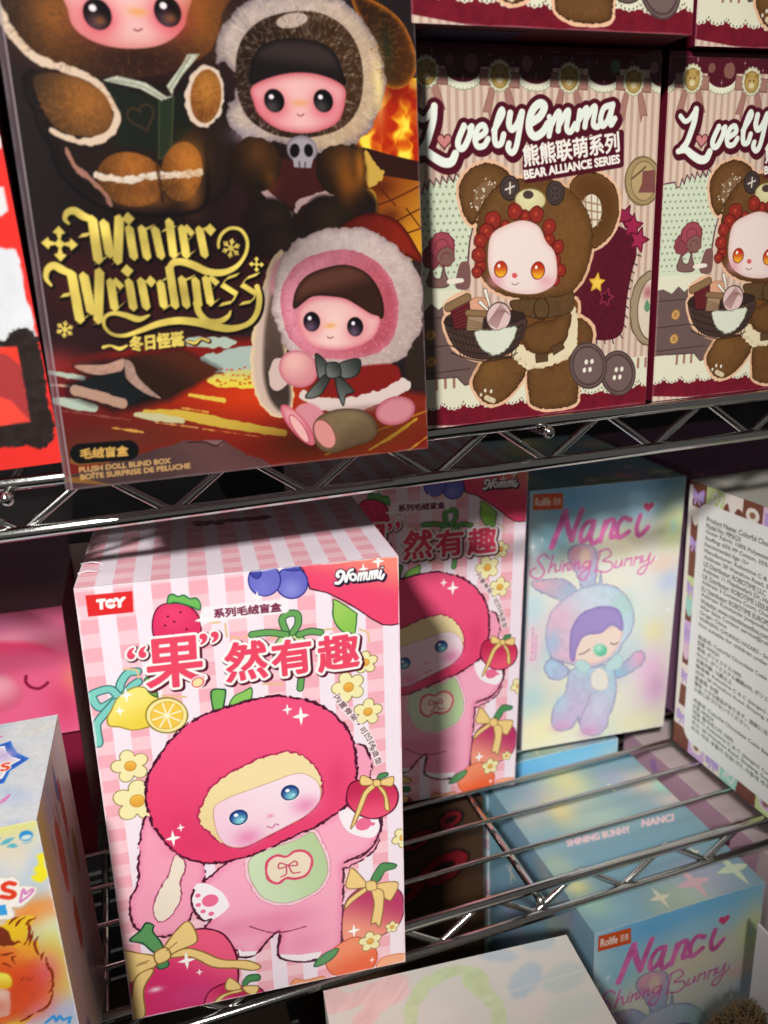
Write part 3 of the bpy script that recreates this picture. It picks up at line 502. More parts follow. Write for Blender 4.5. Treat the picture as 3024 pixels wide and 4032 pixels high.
    A.poly(P("95.2,133.8 103.1,132.4 110.3,128.1 114.1,121.4 114.9,115.8 111.2,110.7 105.3,110.2 101.5,115.9 98.7,124.7"), G('#3a2416', '#5a3418', P("101.0,122.8")[0], P("113.1,116.5")[0]), rim=('#c07424', 2.2), tex=(.1, 3)); bl(*P("105.7,119.6")[0], 2.5, 7, '#2c3a26', .6)
    A.poly(P("57.8,93.3 64.0,96.2 92.2,95.3 96.8,89.6 97.2,82.2 100.3,76.3 93.7,64.3 59.6,62.9 57.2,71.0 60.3,79.5 56.3,85.1"), '#2a1c18', soft=.8)
    ring_o = P("57.5,114.6 54.8,115.3 57.0,123.0 60.9,127.0 68.6,131.4 78.3,133.3 88.2,133.3 96.6,129.3 101.8,122.8 104.5,114.0 103.0,105.5 98.9,98.3 92.9,93.9 85.5,91.6 78.4,92.9 70.0,94.9 62.4,94.4 57.5,98.1 56.7,104.1 59.3,105.5 59.4,110.8")
    A.poly(ring_o, G('#b9a79c', '#c2a888', P("68.4,129.4")[0], P("101.6,101.9")[0]), rim=('#7d6f74', 3.2), fuzz=(.9, 2.2), tex=(.07, 2.5)); bl(*P("102.4,110.4")[0], 1.6, 9, '#f2d890', .8); bl(*P("61.8,96.1")[0], 5, 2.5, '#9c8f9c', .6)
    A.poly(P("60.1,114.1 62.5,120.7 68.1,125.6 76.4,128.3 85.6,128.6 93.1,125.1 97.1,118.5 97.5,110.2 95.1,103.1 89.1,98.1 79.4,95.8 70.1,96.3 62.9,100.2 60.1,106.2"), G('#4c3420', '#33241a', P("95.2,119.1")[0], P("63.1,111.0")[0]), tex=(.12, 3)); A.poly(ell3(P("77.2,126.2 81.8,127.0 76.9,124.3")), '#b9a496')
    A.poly(P("64.1,109.3 64.2,113.6 66.7,118.3 71.4,120.9 77.4,121.7 84.3,121.2 89.2,118.8 91.3,114.1 91.6,110.0 82.1,111.7 72.8,111.3"), G('#423634', '#241e1e', P("78.7,117.9")[0], P("78.3,112.9")[0]), rim=('#1d1818', 2.5))
    fp = A.parts.index('fur_hood_plush'); A.furry(ring_o, P("79.0,112.3")[0], 1500, 1.6, ['#e0d2c4', '#8a7c80', '#cfc0b4', '#f0e4d0', '#776a6e'], a=.3, lim=fp)
    A.furry(P("60.1,114.1 62.5,120.7 68.1,125.6 76.4,128.3 85.6,128.6 93.1,125.1 97.1,118.5 97.5,110.2 95.1,103.1 89.1,98.1 79.4,95.8 70.1,96.3 62.9,100.2 60.1,106.2"), P("78.2,111.6")[0], 600, 1.3, ['#6a4a2c', '#241812', '#54381f'], a=.27, seed=6, lim=fp)
    A.poly(P("64.1,109.3 64.2,113.6 66.7,118.3 71.4,120.9 77.4,121.7 84.3,121.2 89.2,118.8 91.3,114.1 91.6,110.0 82.1,111.7 72.8,111.3"), G('#423634', '#241e1e', P("78.7,117.9")[0], P("78.3,112.9")[0]), rim=('#1d1818', 2.5))
    A.furry(P("97.5,132.7 103.1,132.4 110.3,128.1 114.1,121.4 114.9,115.8 111.2,110.7 105.3,110.2 101.5,115.9 98.7,124.7"), P("98.6,122.7")[0], 300, 1.3, ['#8a5424', '#2a180e', '#c47a2c'], a=.27, seed=8, lim=fp)
    A.part('fur_hood_plush/face')
    A.poly(P("64.5,109.0 73.7,112.4 83.3,112.8 91.3,110.0 91.5,105.2 89.2,100.5 84.3,98.0 77.9,97.0 71.0,98.0 66.0,101.3 64.4,104.7"), G('#e9bdb6', '#e3a8a6', P("77.7,104.7")[0], r=14), rim=('#c96a72', 3))
    for q in P("70.4,105.1 85.0,105.5"):
        bl(q[0], q[1]-1, 4.4, 3.8, '#cf4a5e', .7); A.poly(ell(q[0], q[1]+.3, 3.0, 3.1), G('#4e4648', '#171315', (q[0]-.8, q[1]-1.5), r=3.8), smooth=False); A.poly(ell(q[0]-.8, q[1]+1.3, .7, .6), '#efe6e8', smooth=False)
    A.strokes([(P("76.9,102.0 77.8,101.6 78.9,102.1"), .35)], [(0, (0, 0), '#8e4a4a')]); bl(*P("77.9,105.0")[0], 2.4, .9, '#e0a068', .8)
    A.part('fur_hood_plush')
    A.poly(P("65.7,89.3 87.7,88.8 87.2,80.8 75.6,76.5 66.5,80.9"), '#4a2220', soft=.5); A.strokes([(P("65.0,81.6 67.9,78.7 72.3,74.7"), [1.6, 2.4, 2.2]), (P("74.6,75.9 76.5,78.3 85.9,80.7"), [1.2, 1.8, 1.6])], [(0, (0, 0), '#b89a98')], fuzz=(.4, 1.4))
    for p3 in (P("63.7,88.4 71.0,87.9 64.4,95.8"), P("89.2,87.0 97.0,86.7 89.7,94.2")): A.poly(ell3(p3), G('#5c3c20', '#2c1e15', p3[0]+np.array([1, 2.5]), r=9), tex=(.1, 3), fuzz=(.4, 2)); bl(p3[0][0]+4, p3[0][1]-4, 2, 3, '#b06a24', .35)
    for p3 in (P("67.4,73.0 73.7,72.1 67.9,79.4"), P("84.3,73.5 91.6,72.6 84.7,80.1"), P("69.3,67.1 77.2,66.2 69.7,72.2")): A.poly(ell3(p3), G('#3a2a20', '#201917', p3[0], r=9), soft=.5)
    A.poly(ell3(P("77.7,92.6 82.3,92.4 78.0,96.4")), '#a49ba0', rim=('#7a7078', 1.5)); A.poly(P("74.7,90.8 81.0,90.7 80.0,87.6 74.9,87.8"), '#a49ba0', smooth=False)
    for p3 in (P("75.4,92.3 76.9,92.2 75.1,90.4"), P("79.6,92.4 81.0,92.3 79.5,90.6")): A.poly(ell3(p3), '#1a1516')
    A.strokes([(P("76.6,88.0 76.5,89.3"), .4), (P("78.2,87.8 78.3,89.1"), .4)], [(0, (0, 0), '#3c3438')], smooth=False)
    A.part('pink_plush')
    bl(*P("83.4,7.2")[0], 26, 7, '#3a1a10', .7)
    A.poly(P("112.8,62.3 116.2,57.5 116.6,44.6 114.9,21.3 107.7,25.2 108.5,46.6"), '#3a2c26', soft=.6)
    A.poly(P("85.5,66.7 88.2,71.2 94.2,74.1 100.2,74.8 107.0,72.4 112.0,66.1 114.4,59.8 104.0,64.0"), G('#6a2018', '#8e2c1c', P("89.1,71.9")[0], P("109.4,68.5")[0]), rim=('#4a1410', 2), tex=(.08, 3))
    ear = P("69.9,64.2 65.7,61.4 62.3,54.1 59.1,44.4 57.5,35.3 57.0,27.5 59.0,20.2 63.5,15.4 67.7,15.8 69.8,21.7 68.3,34.6 67.8,48.5")
    A.poly(ear, '#c9b1a2', rim=('#e8cf9c', 2.0), fuzz=(.5, 1.8)); A.poly((ear-ear.mean(0))*np.array([.62, .84], F4)+ear.mean(0)+np.array([1.2, -1.5], F4), G('#6a564a', '#4a3c36', P("64.6,48.7")[0], P("63.2,21.4")[0]), soft=.6, tex=(.08, 3)); A.poly(P("71.4,63.5 66.3,59.9 64.9,52.5 67.8,53.9 71.9,59.0"), '#c98a90', soft=.6)
    A.poly(P("68.4,61.3 73.2,66.4 80.7,69.9 89.9,70.9 99.9,68.8 108.3,63.2 113.4,55.2 114.4,45.5 111.8,36.6 106.1,30.4 96.9,26.0 84.6,27.0 74.7,30.9 67.8,37.7 65.3,47.1 66.4,55.4"), G('#d3c0b8', '#bda79f', P("87.3,69.1")[0], P("110.9,38.3")[0]), rim=('#a08a88', 2.6), fuzz=(1.0, 2.4), tex=(.06, 2.5))
    A.poly(P("68.1,52.3 71.9,59.0 78.6,62.9 87.8,64.5 97.0,62.0 103.6,55.6 105.9,46.7 103.6,37.1 97.2,32.6 87.5,31.6 77.4,33.2 70.3,38.4 68.0,45.5"), G('#d98a98', '#b85a66', P("69.4,48.5")[0], P("102.8,38.8")[0]), tex=(.06, 3))
    A.poly(P("71.8,47.6 72.6,52.9 76.6,57.3 83.3,59.5 90.1,59.9 96.7,56.6 100.5,50.1 100.4,43.4 94.4,45.7 89.4,49.5 84.4,50.7 77.8,51.0"), G('#6c4436', '#43291f', P("84.8,56.2")[0], P("86.1,50.4")[0]), rim=('#35201a', 2))
    pp = A.parts.index('pink_plush'); A.furry(P("68.4,61.3 73.2,66.4 80.7,69.9 89.9,70.9 99.9,68.8 108.3,63.2 113.4,55.2 114.4,45.5 111.8,36.6 106.1,30.4 96.9,26.0 84.6,27.0 74.7,30.9 67.8,37.7 65.3,47.1 66.4,55.4"), P("86.8,48.4")[0], 1500, 1.5, ['#f2e6de', '#b09a98', '#e6d8d0', '#a08c90'], a=.3, seed=9, lim=pp)
    A.poly(P("68.1,52.3 71.9,59.0 78.6,62.9 87.8,64.5 97.0,62.0 103.6,55.6 105.9,46.7 103.6,37.1 97.2,32.6 87.5,31.6 77.4,33.2 70.3,38.4 68.0,45.5"), G('#dc90a0', '#b85a66', P("69.4,48.5")[0], P("102.8,38.8")[0]), rim=('#c87484', 3), tex=(.06, 3), fuzz=(.4, 1.5))
    A.furry(P("68.1,52.3 71.9,59.0 78.6,62.9 87.8,64.5 97.0,62.0 103.6,55.6 105.9,46.7 103.6,37.1 97.2,32.6 87.5,31.6 77.4,33.2 70.3,38.4 68.0,45.5"), P("86.8,47.6")[0], 420, 1.2, ['#eaaab4', '#a04a5a'], a=.35, seed=10, lim=pp)
    A.poly(P("71.8,47.6 72.6,52.9 76.6,57.3 83.3,59.5 90.1,59.9 96.7,56.6 100.5,50.1 100.4,43.4 94.4,45.7 89.4,49.5 84.4,50.7 77.8,51.0"), G('#6c4436', '#43291f', P("84.8,56.2")[0], P("86.1,50.4")[0]), rim=('#35201a', 2))
    A.part('pink_plush/face')
    A.poly(P("73.0,46.8 77.8,50.5 84.4,50.7 89.8,49.1 96.1,45.2 99.5,43.4 97.5,38.3 92.1,35.4 84.2,34.5 76.8,36.4 73.3,40.5"), G('#efccc2', '#e6b2ae', P("83.0,41.5")[0], r=13), rim=('#d8818a', 2.4))
    for q in P("77.1,43.4 91.1,41.1"):
        bl(q[0], q[1]-.8, 3.6, 3.4, '#d66a7a', .6); A.poly(ell(q[0], q[1]+.2, 2.7, 3.0), G('#6a5468', '#1d151b', (q[0]-.5, q[1]-1.5), r=3.6), smooth=False); A.poly(ell(q[0]-.6, q[1]+1.3, .6, .6), '#f2e8ee', smooth=False)
    A.strokes([(P("81.8,38.8 82.6,38.3 83.7,38.6"), .35)], [(0, (0, 0), '#8e4a4a')]); bl(*P("83.0,42.1")[0], 1.9, .8, '#e8a868', .9)
    A.part('pink_plush')
    A.poly(P("74.5,27.8 84.7,28.6 102.4,29.0 105.8,25.4 104.7,20.4 93.0,19.7 78.2,21.0"), '#8a2420', soft=.3)
    A.strokes([(P("73.2,21.4 78.0,18.5 86.6,17.3 97.4,18.5 107.1,21.9"), [3.0, 4.0, 4.4, 4.6, 4.0])], [(0, (0, 0), '#d9c6bd')], fuzz=(.7, 2)); bl(*P("92.7,15.5")[0], 14, 1.2, '#9a7a78', .6)
    A.poly(ell3(P("65.5,28.4 68.7,28.2 65.9,33.2")), '#cfb6ac', fuzz=(.5, 1.6)); A.poly(ell3(P("71.9,29.6 78.1,28.7 72.2,35.3")), G('#e6b4ac', '#d38c90', P("70.6,32.0")[0], r=8), rim=('#c06a7c', 1.6))
    A.poly(ell3(P("103.5,13.7 110.5,13.9 103.7,18.4")), '#cf8a90', rim=('#b05a68', 2)); A.poly(ell3(P("74.3,13.9 79.4,12.6 74.7,18.8")), '#d38c94', soft=.3)
    A.poly(ell3(P("70.4,12.2 75.2,8.8 68.3,18.2")), G('#e8a8aa', '#cf7a86', P("70.2,15.1")[0], r=8), rim=('#c4566a', 1.6)); A.poly(ell3(P("70.7,11.0 73.3,9.0 69.3,15.2")), '#e9b3ae', ('#b8566a', .4))
    A.poly(P("75.9,12.9 83.1,16.0 92.7,14.7 96.9,9.2 94.9,5.1 87.6,3.3 80.4,2.2 75.9,5.4"), G('#8a7558', '#6a5640', P("83.8,13.8")[0], P("87.6,3.3")[0]), rim=('#5a4a38', 2), tex=(.07, 3)); A.poly(ell3(P("78.9,8.5 82.5,7.2 78.5,13.1")), '#d8938c', ('#8a5a50', .5))
    for q in (P("77.8,33.9 81.4,30.5 81.6,27.2 78.5,25.8 77.6,29.9"), P("84.3,29.4 88.3,31.2 92.2,30.9 91.1,26.5 86.3,25.6"), P("80.4,27.3 82.0,26.4 78.2,21.0 73.5,20.6 75.8,23.6"), P("83.7,26.6 86.2,25.2 89.5,21.2 86.8,20.2 85.6,17.0 83.9,22.1"), P("81.0,30.5 84.8,30.4 85.3,26.5 81.1,26.3")): A.poly(q, G('#7a7d78', '#3a3e3c', q.min(0), q.max(0)), ('#2a2c2b', .4))
    # ---------------------------------------------------------------- foil lettering
    A.poly(np.array([[-1, -1], [1.5, -1], [1.5, 170], [-1, 170]], F4), '#7d6d73', smooth=False, alpha=.55, soft=.2); A.strokes([(np.array([[1.7, 0], [1.75, 60], [1.7, 160]], F4), .35)], [(0, (0, 0), '#a8989c')], mark=False)
    A.part('gold_title')
    w = 2.25; Q = []
    for a in (P("17.0,75.3 17.2,62.3"), P("19.9,74.3 20.5,63.8"), P("24.3,75.4 22.1,62.0"), P("9.7,61.3 10.3,46.6"), P("12.8,60.6 13.6,48.8"), P("17.3,61.5 14.9,46.2")): Q.append(stem(a[0], a[1], w*1.1))
    for a in (P("26.4,72.7 26.8,63.0"), P("29.8,72.6 30.4,62.9"), P("33.3,72.3 34.3,63.0"), P("37.5,74.3 37.7,63.1"), P("40.8,72.5 41.3,63.0"), P("45.6,72.1 46.6,63.0"), P("19.7,58.7 19.9,49.4"), P("24.6,58.5 25.0,49.3"), P("27.9,58.6 28.6,49.3"), P("33.2,57.7 33.5,49.4"), P("36.1,61.8 36.7,49.2"), P("39.3,58.7 39.9,49.2"), P("43.1,58.2 43.3,49.2"), P("46.1,58.5 46.9,49.6")): Q.append(stem(a[0], a[1], w))
    for c, r in ((P("26.5,74.2"), 1.75), (P("24.5,60.4"), 1.75), (P("48.8,70.9"), 1.7), (P("30.6,57.3"), 1.6)): Q.append(diamond(c[0], r, .95))
    for p in (P("16.6,62.8 19.8,64.4"), P("21.1,62.5 23.4,64.7"), P("9.9,47.1 12.8,48.9"), P("14.3,46.6 16.2,48.5"), P("30.2,71.1 32.9,72.2"), P("35.6,71.0 38.8,71.7"), P("37.4,63.5 39.9,64.9"), P("41.7,72.0 43.7,69.7"), P("43.7,69.5 40.8,66.8"), P("41.0,63.6 43.5,65.0"), P("46.3,70.9 48.3,71.7"), P("20.6,58.2 22.6,55.9"), P("22.6,55.8 19.6,53.2"), P("19.8,49.9 22.5,51.6"), P("28.6,57.1 30.5,58.0"), P("33.6,57.3 36.0,58.4"), P("33.6,49.6 36.2,51.1"), P("39.7,57.1 42.7,58.2"), P("47.3,58.0 49.4,55.9"), P("49.4,55.8 46.2,53.2"), P("46.7,50.0 49.1,51.4"),
              P("55.6,58.3 52.3,57.4 50.7,55.6 54.7,52.8 53.2,50.6 49.7,50.0"), P("61.7,58.3 58.1,57.2 56.5,55.4 60.6,52.6 59.1,50.5 55.7,50.0"), P("13.4,70.0 15.8,70.3"), P("6.5,54.5 8.8,54.7")): Q += nibs(p)
    Q += cross(P("7.8,68.0")[0], 4.6)+cross(P("61.4,61.0")[0], 2.2)
    sw = [(P("10.8,73.2 10.0,74.3 10.8,75.9 12.7,76.4 14.8,75.0 17.3,74.0"), [.7, 1.2, 1.8, 2.2, 1.6]), (P("4.1,57.3 3.1,59.2 3.8,61.5 5.6,62.4 7.6,61.2 10.1,59.9"), [.7, 1.3, 1.8, 2.2, 1.6]), (P("35.9,60.0 37.2,62.0 39.7,62.4 43.1,61.3 47.0,59.4 51.6,59.1 55.7,60.8 58.5,64.2 59.2,67.8 57.6,70.7 54.5,71.2 51.9,69.6 50.8,67.4 50.7,66.0"), [1.6, 1.9, 2.2, 1.8, 1.0, 1.0, .9, .9, .7]), (P("42.8,50.8 43.3,47.9 45.6,45.5 49.0,45.3 51.5,46.5 52.5,48.0"), [2.0, 1.9, 1.7, 1.4, .5]),
          (P("61.0,54.6 61.4,51.2 60.3,47.1 57.6,44.2 52.7,43.0 48.0,43.7 42.6,45.3 36.9,46.1 31.4,45.5 26.8,44.1 21.8,42.8 18.3,43.4 16.5,45.7 17.0,48.1 19.4,49.1 22.5,48.4 26.0,47.1 29.1,48.0"), [1.6, 1.8, 1.6, 1.5, 2.2, 2.4, 2.1, 1.8, 1.4, 1.0, .9, .9, 1.0, 1.4, 1.8, .5])]
    blk = '#1a1214'; gold = lambda x, y: (np.array([.90, .81, .40], F4)*(1+.2*noise(x, y, 7, 8, 2))[..., None]).astype(F4)
    bl(46, 66, 36, 12, '#1c1416', .55)
    A.cur = 0
    A.strokes(sw, [(.45, (.35, -.4), blk)]); A.nib(Q, [(.55, (.35, -.4), blk)])
    A.part('gold_title')
    A.nib(Q, [(.02, (0, 0), gold)]); A.strokes(sw, [(0, (0, 0), gold)]); A.strokes(flake(P("54.3,65.7")[0], 2.5)+flake(P("6.0,45.4")[0], 2.1), [(.05, (0, 0), gold)])
    A.part('gold_subtitle')
    A.text('冬日怪诞', P("22.7,38.2 37.8,38.9 23.0,42.3"), [(.55, (.2, -.2), '#3a1a18'), (.22, (0, 0), gold)])
    A.strokes([(P("15.5,39.9 17.5,40.2 19.8,39.2 21.9,39.9"), [.9, .5, 1.1, .6]), (P("39.1,40.0 41.2,39.5 43.0,40.6 45.1,39.9"), [.6, 1.0, .5, .9])], [(.3, (.2, -.2), '#3a1a18'), (0, (0, 0), gold)])
    A.part('caption_pill')
    p = P("5.5,10.3 18.7,9.9")
    A.strokes([(p, 5.9)], [(0, (0, 0), '#16181a')], smooth=False); A.text('毛绒盲盒', P("5.3,8.8 18.4,8.3 5.5,11.7"), [(.14, (0, 0), '#d5ab5e')])
    A.part('gold_caption')
    A.text('PLUSH DOLL BLIND BOX', P("4.4,4.9 30.2,4.7 4.5,6.4"), [(.1, (0, 0), '#c9a26a')]); A.text('BOÎTE SURPRISE DE PELUCHE', P("4.5,2.7 35.9,2.5 4.5,4.6"), [(.1, (0, 0), '#c9a26a')])
    bl(*P("90.6,83.7")[0], 3, 6, '#c0701c', .5); bl(*P("95.4,88.1")[0], 1.6, 6, '#d8882a', .6); bl(*P("45.8,90.5")[0], 4, 5, '#c8802f', .5); bl(*P("51.0,127.0")[0], 4, 8, '#a8642a', .5)
    A.rgb[:] = np.clip(A.rgb, 0, 1)**(1.22-.2*np.clip(A.rgb.mean(2, keepdims=True), 0, 1))
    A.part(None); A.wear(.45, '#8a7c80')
    return A
# ------------------------------------------------------------------ the maroon bear box
LOVELY = [(P("5.9,103.9 7.9,102.2 9.8,102.8 11.4,104.7 12.4,105.9"), 1.76), (P("12.5,106.1 12.1,102.4 10.8,98.5 9.3,95.0 7.4,93.0"), 2.40), (P("5.7,92.1 9.0,92.6 11.7,91.0 15.4,89.2 18.2,89.4 19.7,91.8"), [2.0, 2.6, 3.0, 3.0, 2.6]),
    (P("23.0,100.3 20.8,95.8 21.2,93.6 22.9,93.8 24.8,96.9 25.8,100.1"), 2.16), (P("24.9,99.7 26.1,98.5"), 1.76), (P("27.5,96.5 30.9,98.5 30.2,100.5 28.2,99.7 27.0,96.5 27.9,94.1 30.3,94.3 31.8,96.3"), 2.00), (P("34.0,98.9 37.2,103.7 37.0,105.3 35.8,103.3 34.3,98.5 34.7,94.9 36.7,94.9 37.7,97.7"), 2.08), (P("40.2,104.3 39.7,101.0 40.9,99.3 42.9,101.0 44.6,104.6"), 2.24), (P("44.8,104.6 43.6,98.5 42.4,93.7 40.9,92.0 39.4,93.3 39.7,94.9"), 2.08),
    (P("48.6,101.6 51.6,103.4 53.3,106.3 51.6,107.4 49.1,105.8 47.6,102.6 47.6,99.0 49.7,97.1 52.7,98.5 54.7,101.0"), 2.72), (P("55.2,97.3 56.0,101.0 55.2,103.2"), 1.92), (P("56.0,100.6 58.2,104.3 59.2,104.3 58.8,99.0"), 2.08), (P("59.3,101.0 61.8,104.7 62.8,104.7 62.1,99.8 63.7,98.6 65.5,101.0"), 2.08), (P("66.3,99.4 67.2,105.2"), 1.92), (P("67.0,102.3 69.3,105.6 70.1,105.4 69.4,100.2"), 2.08), (P("69.9,102.7 72.4,106.2 73.5,106.0 72.8,101.1 74.7,100.2 76.0,101.9"), 2.08), (P("79.5,107.1 76.9,106.1 75.7,102.7 76.6,100.5 78.4,101.9 79.9,105.3 80.6,107.3 79.7,103.2 80.1,100.9 81.6,102.8"), 2.08)]
def P3(x, y): return np.array([27.4+(x-380)*.0602-.0007*(y-430), 67.2-(y-430)*.0521-(x-380)*.0025], F4)
def art_bear_front():
    A = Art(100.3, 123.4, .22, '#d6bfa9'); X, Y = A.X, A.Y
    e = np.clip((np.abs(((X/2.95) % 1)-.5)-.28)/.06+.5, 0, 1)[..., None]; A.rgb[:] = hexc('#d9c2ae')*(1-e)+hexc('#bfa18e')*e
    mar = '#5c1222'; out = '#e6b894'; br = '#6b4826'
    # floor, rug, dresser
    A.part('printed_room')
    A.poly(P("-5.0,13.7 27.8,11.6 113.1,8.1 114.4,-10.7 -5.5,2.8"), '#6f1424', smooth=False, tex=(.14, 2.5))
    rug = P("-3.1,17.6 21.8,18.3 46.7,18.2 73.0,18.2 102.2,18.7 102.8,9.7")
    cream = '#dedcc0'
    base = np.vstack([rug, P("94.3,6.8 66.6,6.6 40.4,6.9 -3.4,11.4")]); A.poly(base, cream, smooth=False)
    for q in P("1.2,10.1 8.9,9.9 17.3,9.3 24.7,9.4 32.1,8.6 41.0,8.9 48.7,8.4 57.9,8.0 66.6,8.4 75.4,9.3 83.7,8.8 92.1,9.5 100.6,9.9"):
        t = np.linspace(0, 2*np.pi, 72); r = 4.6+.28*np.cos(12*t); A.poly(np.stack([q[0]+r*np.cos(t), q[1]+r*.72*np.sin(t)], 1).astype(F4), cream, smooth=False)
        for k in range(7):
            a = -math.pi*(.1+.8*k/6); A.poly(ell(q[0]+4*math.cos(a), q[1]+2.75*math.sin(a), .22, .34), '#3a2020')
    for q in P("10.6,15.8 14.0,16.0 17.4,15.9 92.9,14.7 96.0,16.1 99.5,16.1"): A.strokes([(np.array([q+(0, 1.6), q-(0, 1.6)], F4), 1.1)], [(0, (0, 0), '#9c7262')], smooth=False)
    pan = P("-1.9,80.7 5.1,81.5 5.9,79.6 7.3,79.8 8.2,82.8 9.2,80.7 10.2,84.0 11.8,82.1 12.4,84.4 14.0,82.3 14.6,84.9 16.4,82.8 17.0,85.3 18.8,83.1 19.7,85.9 21.6,84.0 28.7,78.6 24.4,63.8 22.3,45.0 -3.4,48.1")
    A.poly(pan, '#ced7ba', ('#5c3440', .55), smooth=False)
    sl = A.win(0, 50, 30, 108); x, y = X[sl], Y[sl]; u = x/2.3; v = y/2.3; dd = np.hypot((u+.5*(np.floor(v) % 2)) % 1-.5, v % 1-.5)
    m = np.clip((.2-dd)/.1+.5, 0, 1)*(A.rgb[sl][..., 1] > .8)*(A.rgb[sl][..., 1] > A.rgb[sl][..., 0]); A.put(sl, m, '#8f9a7c', False)
    A.poly(P("10.6,52.9 10.1,56.4 9.2,54.5 8.5,49.9 15.9,49.5 14.9,54.2 14.4,56.2 13.1,52.2"), '#7b5c54', ('#5c423e', .4))
    for q, r, c in ((P("9.9,59.2"), 3.6, '#8a4048'), (P("14.0,63.0"), 4.6, '#9c4650'), (P("15.3,59.2"), 3.2, '#7f5a50')): A.poly(ell(*q[0], r, r), c, ('#6a2c36', .4), fuzz=(.6, 1.5)); A.strokes([(ell(*q[0], r*.5, r*.45)[:25], .3)], [(0, (0, 0), '#6a2c36')])
    A.poly(P("18.8,48.9 20.2,55.9 22.0,57.4 24.3,56.3 24.1,48.6"), '#7a5450'); A.poly(P("16.0,50.3 21.5,50.5 21.3,51.8 16.3,51.8"), '#e8dfcc')
    A.poly(P("-1.9,45.0 22.3,46.1 28.2,43.1 29.1,15.9 21.7,14.4 18.7,17.7 -3.1,18.4"), '#6a5450', ('#54403e', .5), smooth=False); A.poly(P("-1.8,48.0 20.9,48.1 20.8,44.6 18.1,42.2 15.8,44.4 12.2,41.8 9.4,44.0 6.5,41.4 2.5,43.2 -2.0,42.7"), cream, smooth=False)
    for q in (P("-2.2,38.8 24.0,39.1"), P("-2.6,28.7 23.8,29.5"), P("-3.0,19.7 23.6,20.3")): A.strokes([(q, .5)], [(0, (0, 0), '#4c3a38')], smooth=False)
    for q in P("8.8,33.3 8.7,24.0"): A.poly(ell(q[0], q[1], 1.9, 1.9), '#c99c5c', ('#8a6232', .4)); A.strokes([(np.array([q+(-.4, .7), q+(-.4, -.7)], F4), .3), (np.array([q+(.4, .7), q+(.4, -.7)], F4), .3)], [(0, (0, 0), '#6a4426')], smooth=False)
    # framed pictures, stitched oval
    A.poly(ell3(P("94.5,82.1 102.1,81.7 94.5,73.9")), '#a58e62', ('#7a6644', .7), smooth=False); A.poly(ell3(P("94.9,82.1 100.4,81.7 94.9,75.4")), '#b59c6e', ('#7a6644', .4), smooth=False); A.poly(P("94.2,85.5 99.5,85.9 100.3,78.1 92.6,78.2 94.1,81.3"), '#7d4a44', smooth=False); A.strokes([(P("89.7,83.0 93.5,85.5 95.4,87.0"), .7)], [(0, (0, 0), '#6c5436')])
    A.poly(ell3(P("100.8,36.3 110.4,35.6 100.6,22.4")), '#a08d70', ('#6c5a42', .6), fuzz=(.5, 2.2)); A.poly(ell3(P("101.5,36.2 108.3,35.8 101.3,24.6")), '#d9cab2', ('#6c5a42', .5), smooth=False); A.blob(*P("99.0,42.6")[0], 2.2, 2.4, '#b0606a', .9); A.poly(P("97.6,37.0 98.8,39.8 100.4,36.9 99.1,35.2"), '#5f8f6a')
    A.poly(P("65.8,40.7 69.4,51.4 74.3,59.8 83.9,66.9 91.4,62.3 93.1,56.8 91.4,50.3 89.8,41.5 89.1,33.6 88.0,28.5 84.3,26.2 76.8,26.5 71.3,30.3 67.9,36.2"), '#561424', tex=(.12, 1.2))
    for a, b in zip(P("93.4,56.5 91.9,53.6 91.0,50.9 90.3,48.1 89.6,44.9 89.2,41.5 89.3,38.1 89.1,34.8 88.5,31.4 87.0,28.0 83.6,26.6 80.2,26.4 76.8,26.8"), P("95.2,55.9 93.6,52.7 92.4,50.0 91.9,47.0 91.0,44.2 90.5,40.6 90.5,37.2 90.3,33.5 89.8,30.1 88.4,26.2 84.4,24.5 80.6,24.8 76.9,25.1")): A.strokes([(np.array([a, b], F4), .45)], [(0, (0, 0), '#2a1018')], smooth=False)
    def star(c, r, col, line, ro=.2):
        t = np.arange(10)*np.pi/5+ro; k = np.where(np.arange(10) % 2, .48, 1.)*r; A.poly(np.stack([c[0]+k*np.sin(t), c[1]+k*np.cos(t)], 1).astype(F4), col, (line, .5), smooth=False)
    star(P("87.4,70.2")[0], 4.2, '#8f2444', '#5c1228', .5); star(P("90.9,66.6")[0], 4.6, '#9c2448', '#5c1228', .1); star(P("93.8,61.7")[0], 4.6, '#a0284c', '#5c1228', .3); star(P("76.2,47.3")[0], 3.4, '#f0c850', '#d8a838', .1); star(P("80.4,41.8")[0], 3.2, '#4a1020', '#8a2c40', .3)
    # canopy with rosettes
    A.part('printed_canopy')
    sc = P("-3.6,116.8 22.9,117.4 49.9,117.3 76.6,117.3 101.8,117.1 120.5,116.6"); rad = P("22.9,117.4 29.3,117.6 22.8,113.4"); rx = abs(rad[1][0]-rad[0][0]); ry = abs(rad[2][1]-rad[0][1])
    for q in sc:
        t = np.linspace(0, 2*np.pi, 120); r = 1+.02*np.cos(26*t); A.poly(np.stack([q[0]+(rx+.3)*r*np.cos(t), q[1]-2.2+ry*r*np.sin(t)], 1).astype(F4), '#e2e2c8', ('#9a9a80', .3), smooth=False)
        for k in range(11):
            a = -math.pi*(.08+.84*k/10); A.strokes([(np.array([[q[0]+rx*.9*math.cos(a), q[1]-1.8+ry*.92*math.sin(a)], [q[0]+rx*1.0*math.cos(a), q[1]-2.2+ry*1.0*math.sin(a)]], F4), .22)], [(0, (0, 0), '#a3a68a')], smooth=False)
    A.poly(np.array([[-5, 200], [105, 200], [105, sc[4][1]+1.5], [60, sc[2][1]+1.0], [-5, sc[0][1]+1]], F4), '#501322', smooth=False)
    for q in sc: A.poly(ell(q[0], q[1], rx, ry), '#501322', smooth=False)
